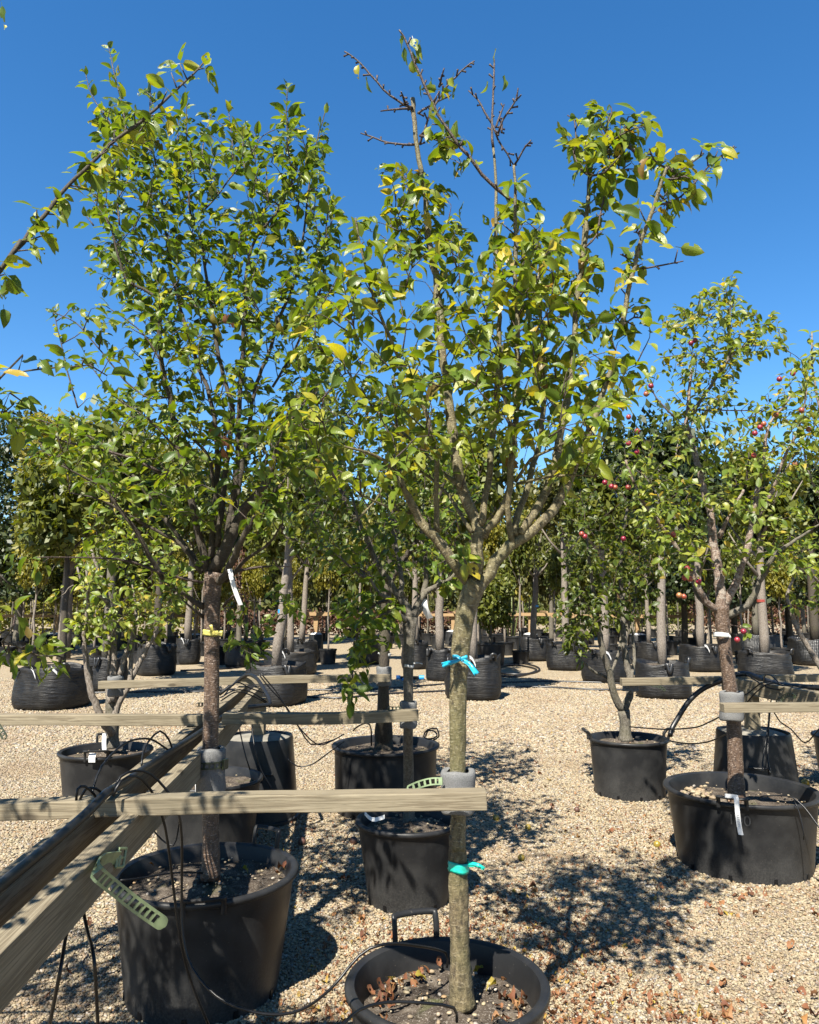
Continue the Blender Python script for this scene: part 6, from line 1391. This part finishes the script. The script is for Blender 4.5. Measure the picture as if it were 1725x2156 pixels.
blk(140, 905, 1170, 23.0, 120, 'blocky', 'yellowish block crowned tree on a thick mottled trunk', tr=.17, barkm='bark_pale')
blk(-80, 940, 1250, 26, 140, 'block', 'block crowned tree cut by the picture edge')
blk(250, 930, 1230, 27, 130, 'block', 'block crowned tree showing behind the many stemmed tree')
blk(360, 960, 1230, 28, 130, 'blocky', 'block crowned tree showing behind the brown trunk fork')
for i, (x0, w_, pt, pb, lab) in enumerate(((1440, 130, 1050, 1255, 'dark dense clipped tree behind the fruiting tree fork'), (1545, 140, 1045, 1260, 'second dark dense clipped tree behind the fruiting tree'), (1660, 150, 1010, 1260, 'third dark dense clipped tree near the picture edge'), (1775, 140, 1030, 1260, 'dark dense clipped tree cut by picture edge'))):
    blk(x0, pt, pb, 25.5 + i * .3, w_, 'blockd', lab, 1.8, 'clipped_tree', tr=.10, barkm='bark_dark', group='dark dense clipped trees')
def hedge(x0, x1, pt, pb, Y, key, label):
    c = (x0 + x1) / 2; zt, zb = at(c, pt, Y).z, max(0.0, at(c, pb, Y).z); e = empty('hedge', (at(c, 1274, Y).x, Y, 0), label, 'hedge', 'hedges behind the far rows')
    w_ = (x1 - x0) / 2 * Y / F; n = int(900 * w_); g = np.random.default_rng(int(x0 + 999)); p = np.stack([g.uniform(-w_, w_, n), g.normal(0, .28, n), zb + (zt - zb) * g.random(n) ** .8 + g.normal(0, .06, n)], 1)
    o = leaf_cloud('foliage', p, sphere_dirs(n), np.array([0, -.5, .7]) + g.normal(0, .5, (n, 3)), g.uniform(.12, .26, n), QT, key, e); tag(o, kind='stuff')
CK['rusth'] = ('rusth', 5000, 1, 1, 1, 0, 12, .14, 'leaf_far_rust', True)
CK['greenh'] = ('greenh', 6000, 1, 1, 1, 0, 13, .14, 'leaf_far_green', True)
hedge(-40, 170, 1245, 1340, 36, 'leaf_far_yellow', 'bright yellow green hedge behind the block crowned trees'); hedge(170, 420, 1240, 1340, 37, 'leaf_far_yellow', 'yellow green hedge behind the many stemmed tree')
hedge(420, 800, 1288, 1345, 41, 'leaf_far_rust', 'rusty brown hedge behind the short timber frame'); hedge(800, 1100, 1288, 1345, 41.5, 'leaf_far_rust', 'rusty brown hedge behind the blue ribbon trunk'); hedge(1100, 1450, 1255, 1340, 42, 'leaf_far_green', 'green hedge behind the dark leaved forked tree'); hedge(1450, 1800, 1255, 1345, 42, 'leaf_far_rust', 'brownish hedge behind the fruiting tree')
# mixed taller trees behind the rows
TT = [(430, 1000, 33, 170, 'green2', 'deep green tree behind the brown trunk crown'), (520, 1040, 34, 150, 'green', 'green tree behind the dense upright crown'), (600, 1010, 30, 150, 'olive', 'olive tree behind the mottled trunks'), (690, 1000, 34, 160, 'dark', 'dark tree behind the short timber frame'), (770, 1040, 31, 130, 'green2', 'deep green tree behind the hanging branch'), (850, 1010, 35, 150, 'green', 'green tree behind the thin collared trunk'),
      (930, 1040, 33, 140, 'olive', 'olive tree behind the folded top bag'), (1010, 1060, 31, 130, 'yellow', 'yellowish tree behind the olive trunk fork'), (1080, 1075, 33, 150, 'yellow', 'light yellowish tree between olive trunk and dark leaved tree'), (1160, 1090, 30, 140, 'olive', 'pale olive tree behind the dark leaved tree'), (1230, 1060, 34, 150, 'green', 'green tree behind the dark leaved crown'), (1320, 1030, 32, 150, 'yellow', 'yellowish tree behind the forked tree crown'), (1390, 1040, 33, 130, 'green2', 'deep green tree beside the dark clipped trees'), (1310, 1180, 26, 40, 'rust', 'small reddish leaved tree behind the forked tree'), (505, 1160, 27, 60, 'rust', 'small orange tinged tree behind the brown trunk'), (1690, 1050, 36, 150, 'green2', 'deep green tree behind the dark clipped trees'), (70, 1150, 40, 140, 'green2', 'dark tree behind the bright hedge')]
for i, (px_, pyt, Y, wpx, key, lab) in enumerate(TT):
    zt = at(px_, pyt, Y).z; w_ = wpx / 2 * Y / F; zb = 1.4; x = at(px_, 1274, Y).x
    bg_tree((x, Y, 0), (zt + zb) / 2, .09, key, (zt + zb) / 2, (w_ * 1.05, w_, (zt - zb) / 2 * 1.12), lab, 'bark_grey', name='leafy_tree', limbs=4, group='mixed trees behind the far rows', crown_args=CK[key], rz=i * 1.3)
n = 26000; g_ = np.random.default_rng(3); xs_ = g_.uniform(-62, 62, n); top = 6.6 + 1.5 * np.sin(xs_ * .31) + 1.2 * np.sin(xs_ * .83 + 1) + .8 * np.sin(xs_ * 2.1); zz = top * (1 - g_.random(n) ** 1.6 * .97); yy = 66 + g_.normal(0, 1.6, n) - (top - zz) * .15
p_ = np.stack([xs_, yy, zz], 1); d_ = sphere_dirs(n); nn_ = np.array([0, -.4, .8]) + g_.normal(0, .5, (n, 3))
tag(leaf_cloud('distant_woodland', p_, d_, nn_, g_.uniform(.45, .95, n), QT, 'leaf_far_olive'), kind='stuff')
m = MB(); m.v += [(-80, 69, 0), (80, 69, 0), (80, 70, 4.2), (-80, 70, 4.2), (-80, 74, 0), (80, 74, 0)]; m.poly((0, 1, 2, 3)); m.poly((3, 2, 5, 4)); tag(m.build('earth_bank', M['leaf_far_dark'], None, smooth=False), kind='structure')

# ------------------------------------------------------------------ FALLEN LEAVES AND FRUIT
FM = leaf_meshes('5', LT5, 'leaf_fallen'); rl = random.Random(17); cnt = 0
CURL = [leaf_template(6, 5, 1.0, 2.2, .08, .3, 11, .7), leaf_template(6, 5, .6, -1.5, .10, .3, 12, .75), leaf_template(6, 5, 1.4, 1.2, .08, .35, 13, .7), leaf_template(6, 5, .4, .8, .12, .2, 14, .8)]
FC = leaf_meshes('C', CURL, 'leaf_fallen'); FY = leaf_meshes('C', CURL, 'leaf_yellow')
def fallen(p, size, label, group, ms=FC):
    o = bpy.data.objects.new('fallen_leaf', rl.choice(ms)); COL.objects.link(o); o.location = p; o.rotation_euler = (rl.uniform(-.3, .3), rl.uniform(-.3, .3) + (3.14 if rl.random() < .4 else 0), rl.uniform(0, 6.28)); o.scale = (size * rl.uniform(.7, 1.2), size, size); return tag(o, label, 'leaf', group)
while cnt < 270:
    px_, py_ = rl.uniform(560, 1725), 2150 - rl.random() ** 1.3 * 600
    if px_ < 1000 and rl.random() < .6: continue
    p = atz(px_, py_, .014)
    if any((p.x - q[0].x) ** 2 + (p.y - q[0].y) ** 2 < (q[1] + .03) ** 2 for q in POTS.values()): continue
    fallen(p, rl.uniform(.03, .062), 'dry reddish brown leaf fallen on the gravel', 'dry leaves fallen on the gravel'); cnt += 1
for px_, py_, in ((150, 2050), (240, 2010), (330, 2080), (190, 1950), (90, 2100), (380, 1960)): fallen(atz(px_, py_, .014), .05, 'dry leaf fallen on gravel under the timber beams', 'dry leaves under the beams')
c, r, h, e, zs = POTS['F']
for i in range(46):
    a = R(rl.choice((190, 170, 205, 150, 120, 10, 350, 320, 60))) + rl.gauss(0, .25); q = (r - .075) * (1 - abs(rl.gauss(0, .13))); fallen((c.x + math.cos(a) * q, c.y + math.sin(a) * q, zs + .016 + rl.uniform(0, .015)), rl.uniform(.03, .052), 'dry brown leaf on the soil of the nearest pot', 'dry leaves in the nearest pot')
for px_, py_ in ((1016, 2038), (874, 2052), (1046, 2072)): fallen(atz(px_, py_, zs + .03), .045, 'yellow leaf lying on soil of the nearest pot', 'yellow leaves in the nearest pot', FY)
c, r, h, e, zs = POTS['L']
for px_, py_, ms, lab in ((272, 1842, FC, 'tan leaf by the strap on the soil of strap pot'), (596, 1806, FY, 'yellow leaf near the far rim of the strap pot'), (510, 1828, FY, 'yellow leaf in middle of the strap pot soil'), (598, 1828, FC, 'brown curled leaf by the far rim of the strap pot'), (310, 1822, FC, 'brown leaf against the near rim of the strap pot'), (590, 1838, FC, 'rusty leaf beside the rim of strap pot')):
    fallen(atz(px_, py_, zs + .02), .06, lab, 'leaves in the strap pot', ms)
c, r, h, e, zs = POTS['R']
fallen(atz(1493, 1641, zs + .04), .06, 'orange leaf on the pebbles of the wide pot', 'leaf in the wide pot')
rp = []
for i in range(70):
    a, q = R(160) + rl.gauss(0, .45), (r - .12) * rl.uniform(.55, 1); rp.append((math.cos(a) * q, math.sin(a) * q, h - .085 + .015 + rl.uniform(0, .025)))
scatter_stones(e, rp, .02, .042, 'pebbles')
def fruit(px_, py_, r, mat, label):
    p = atz(px_, py_, r * .9); m = MB(); m.lathe([(.001, -r)] + [(r * math.sin(math.pi * t / 9), -r * math.cos(math.pi * t / 9)) for t in range(1, 9)] + [(.001, r * .92)], 16); o = m.build('fallen_fruit', M[mat]); o.location = p; o.rotation_euler = (.5, .3, 1); tag(o, label, 'fruit', 'fruit fallen on the gravel')
fruit(1045, 1722, .024, 'fruit_yellow', 'yellow fruit on the gravel near the cross rail end'); fruit(1098, 1806, .022, 'fruit_yellow', 'yellow fruit lying in tree shade on gravel'); fruit(1384, 1778, .024, 'fruit_yellow', 'yellowish fruit beside the wide pot base'); fruit(1696, 1648, .034, 'fruit_yellow', 'olive yellow fruit behind the wide pot rim'); fruit(745, 1770, .026, 'fruit_brown', 'brown shrivelled fruit near the plain pot'); fruit(1215, 1705, .022, 'fruit_brown', 'brown fruit at the foot of the forked tree pot shadow'); fruit(636, 1772, .028, 'fruit_brown', 'dark brown fruit on gravel behind the strap pot'); fruit(1112, 1742, .022, 'fruit_yellow', 'pale fruit half hidden in the gravel shade')

g_ = np.random.default_rng(8); lp = []
while len(lp) < 5200:
    px_, py_ = g_.uniform(480, 1760), 2156 - g_.random() ** 1.2 * 620; p = atz(px_, py_, .012)
    if math.sin(p.x * 2.1 + 1) * math.cos(p.y * 1.7) + g_.normal(0, .45) < .25: continue
    if any((p.x - q[0].x) ** 2 + (p.y - q[0].y) ** 2 < (q[1]) ** 2 for q in POTS.values()): continue
    lp.append((p.x, p.y, .012 + g_.uniform(-.004, .004)))
n = len(lp); d_ = g_.normal(size=(n, 3)) * [1, 1, .25]
tag(leaf_cloud('leaf_litter', lp, d_, np.array([0, 0, 1.0]) + g_.normal(0, .35, (n, 3)), g_.uniform(.008, .030, n), CURL, 'leaf_fallen'), kind='stuff')
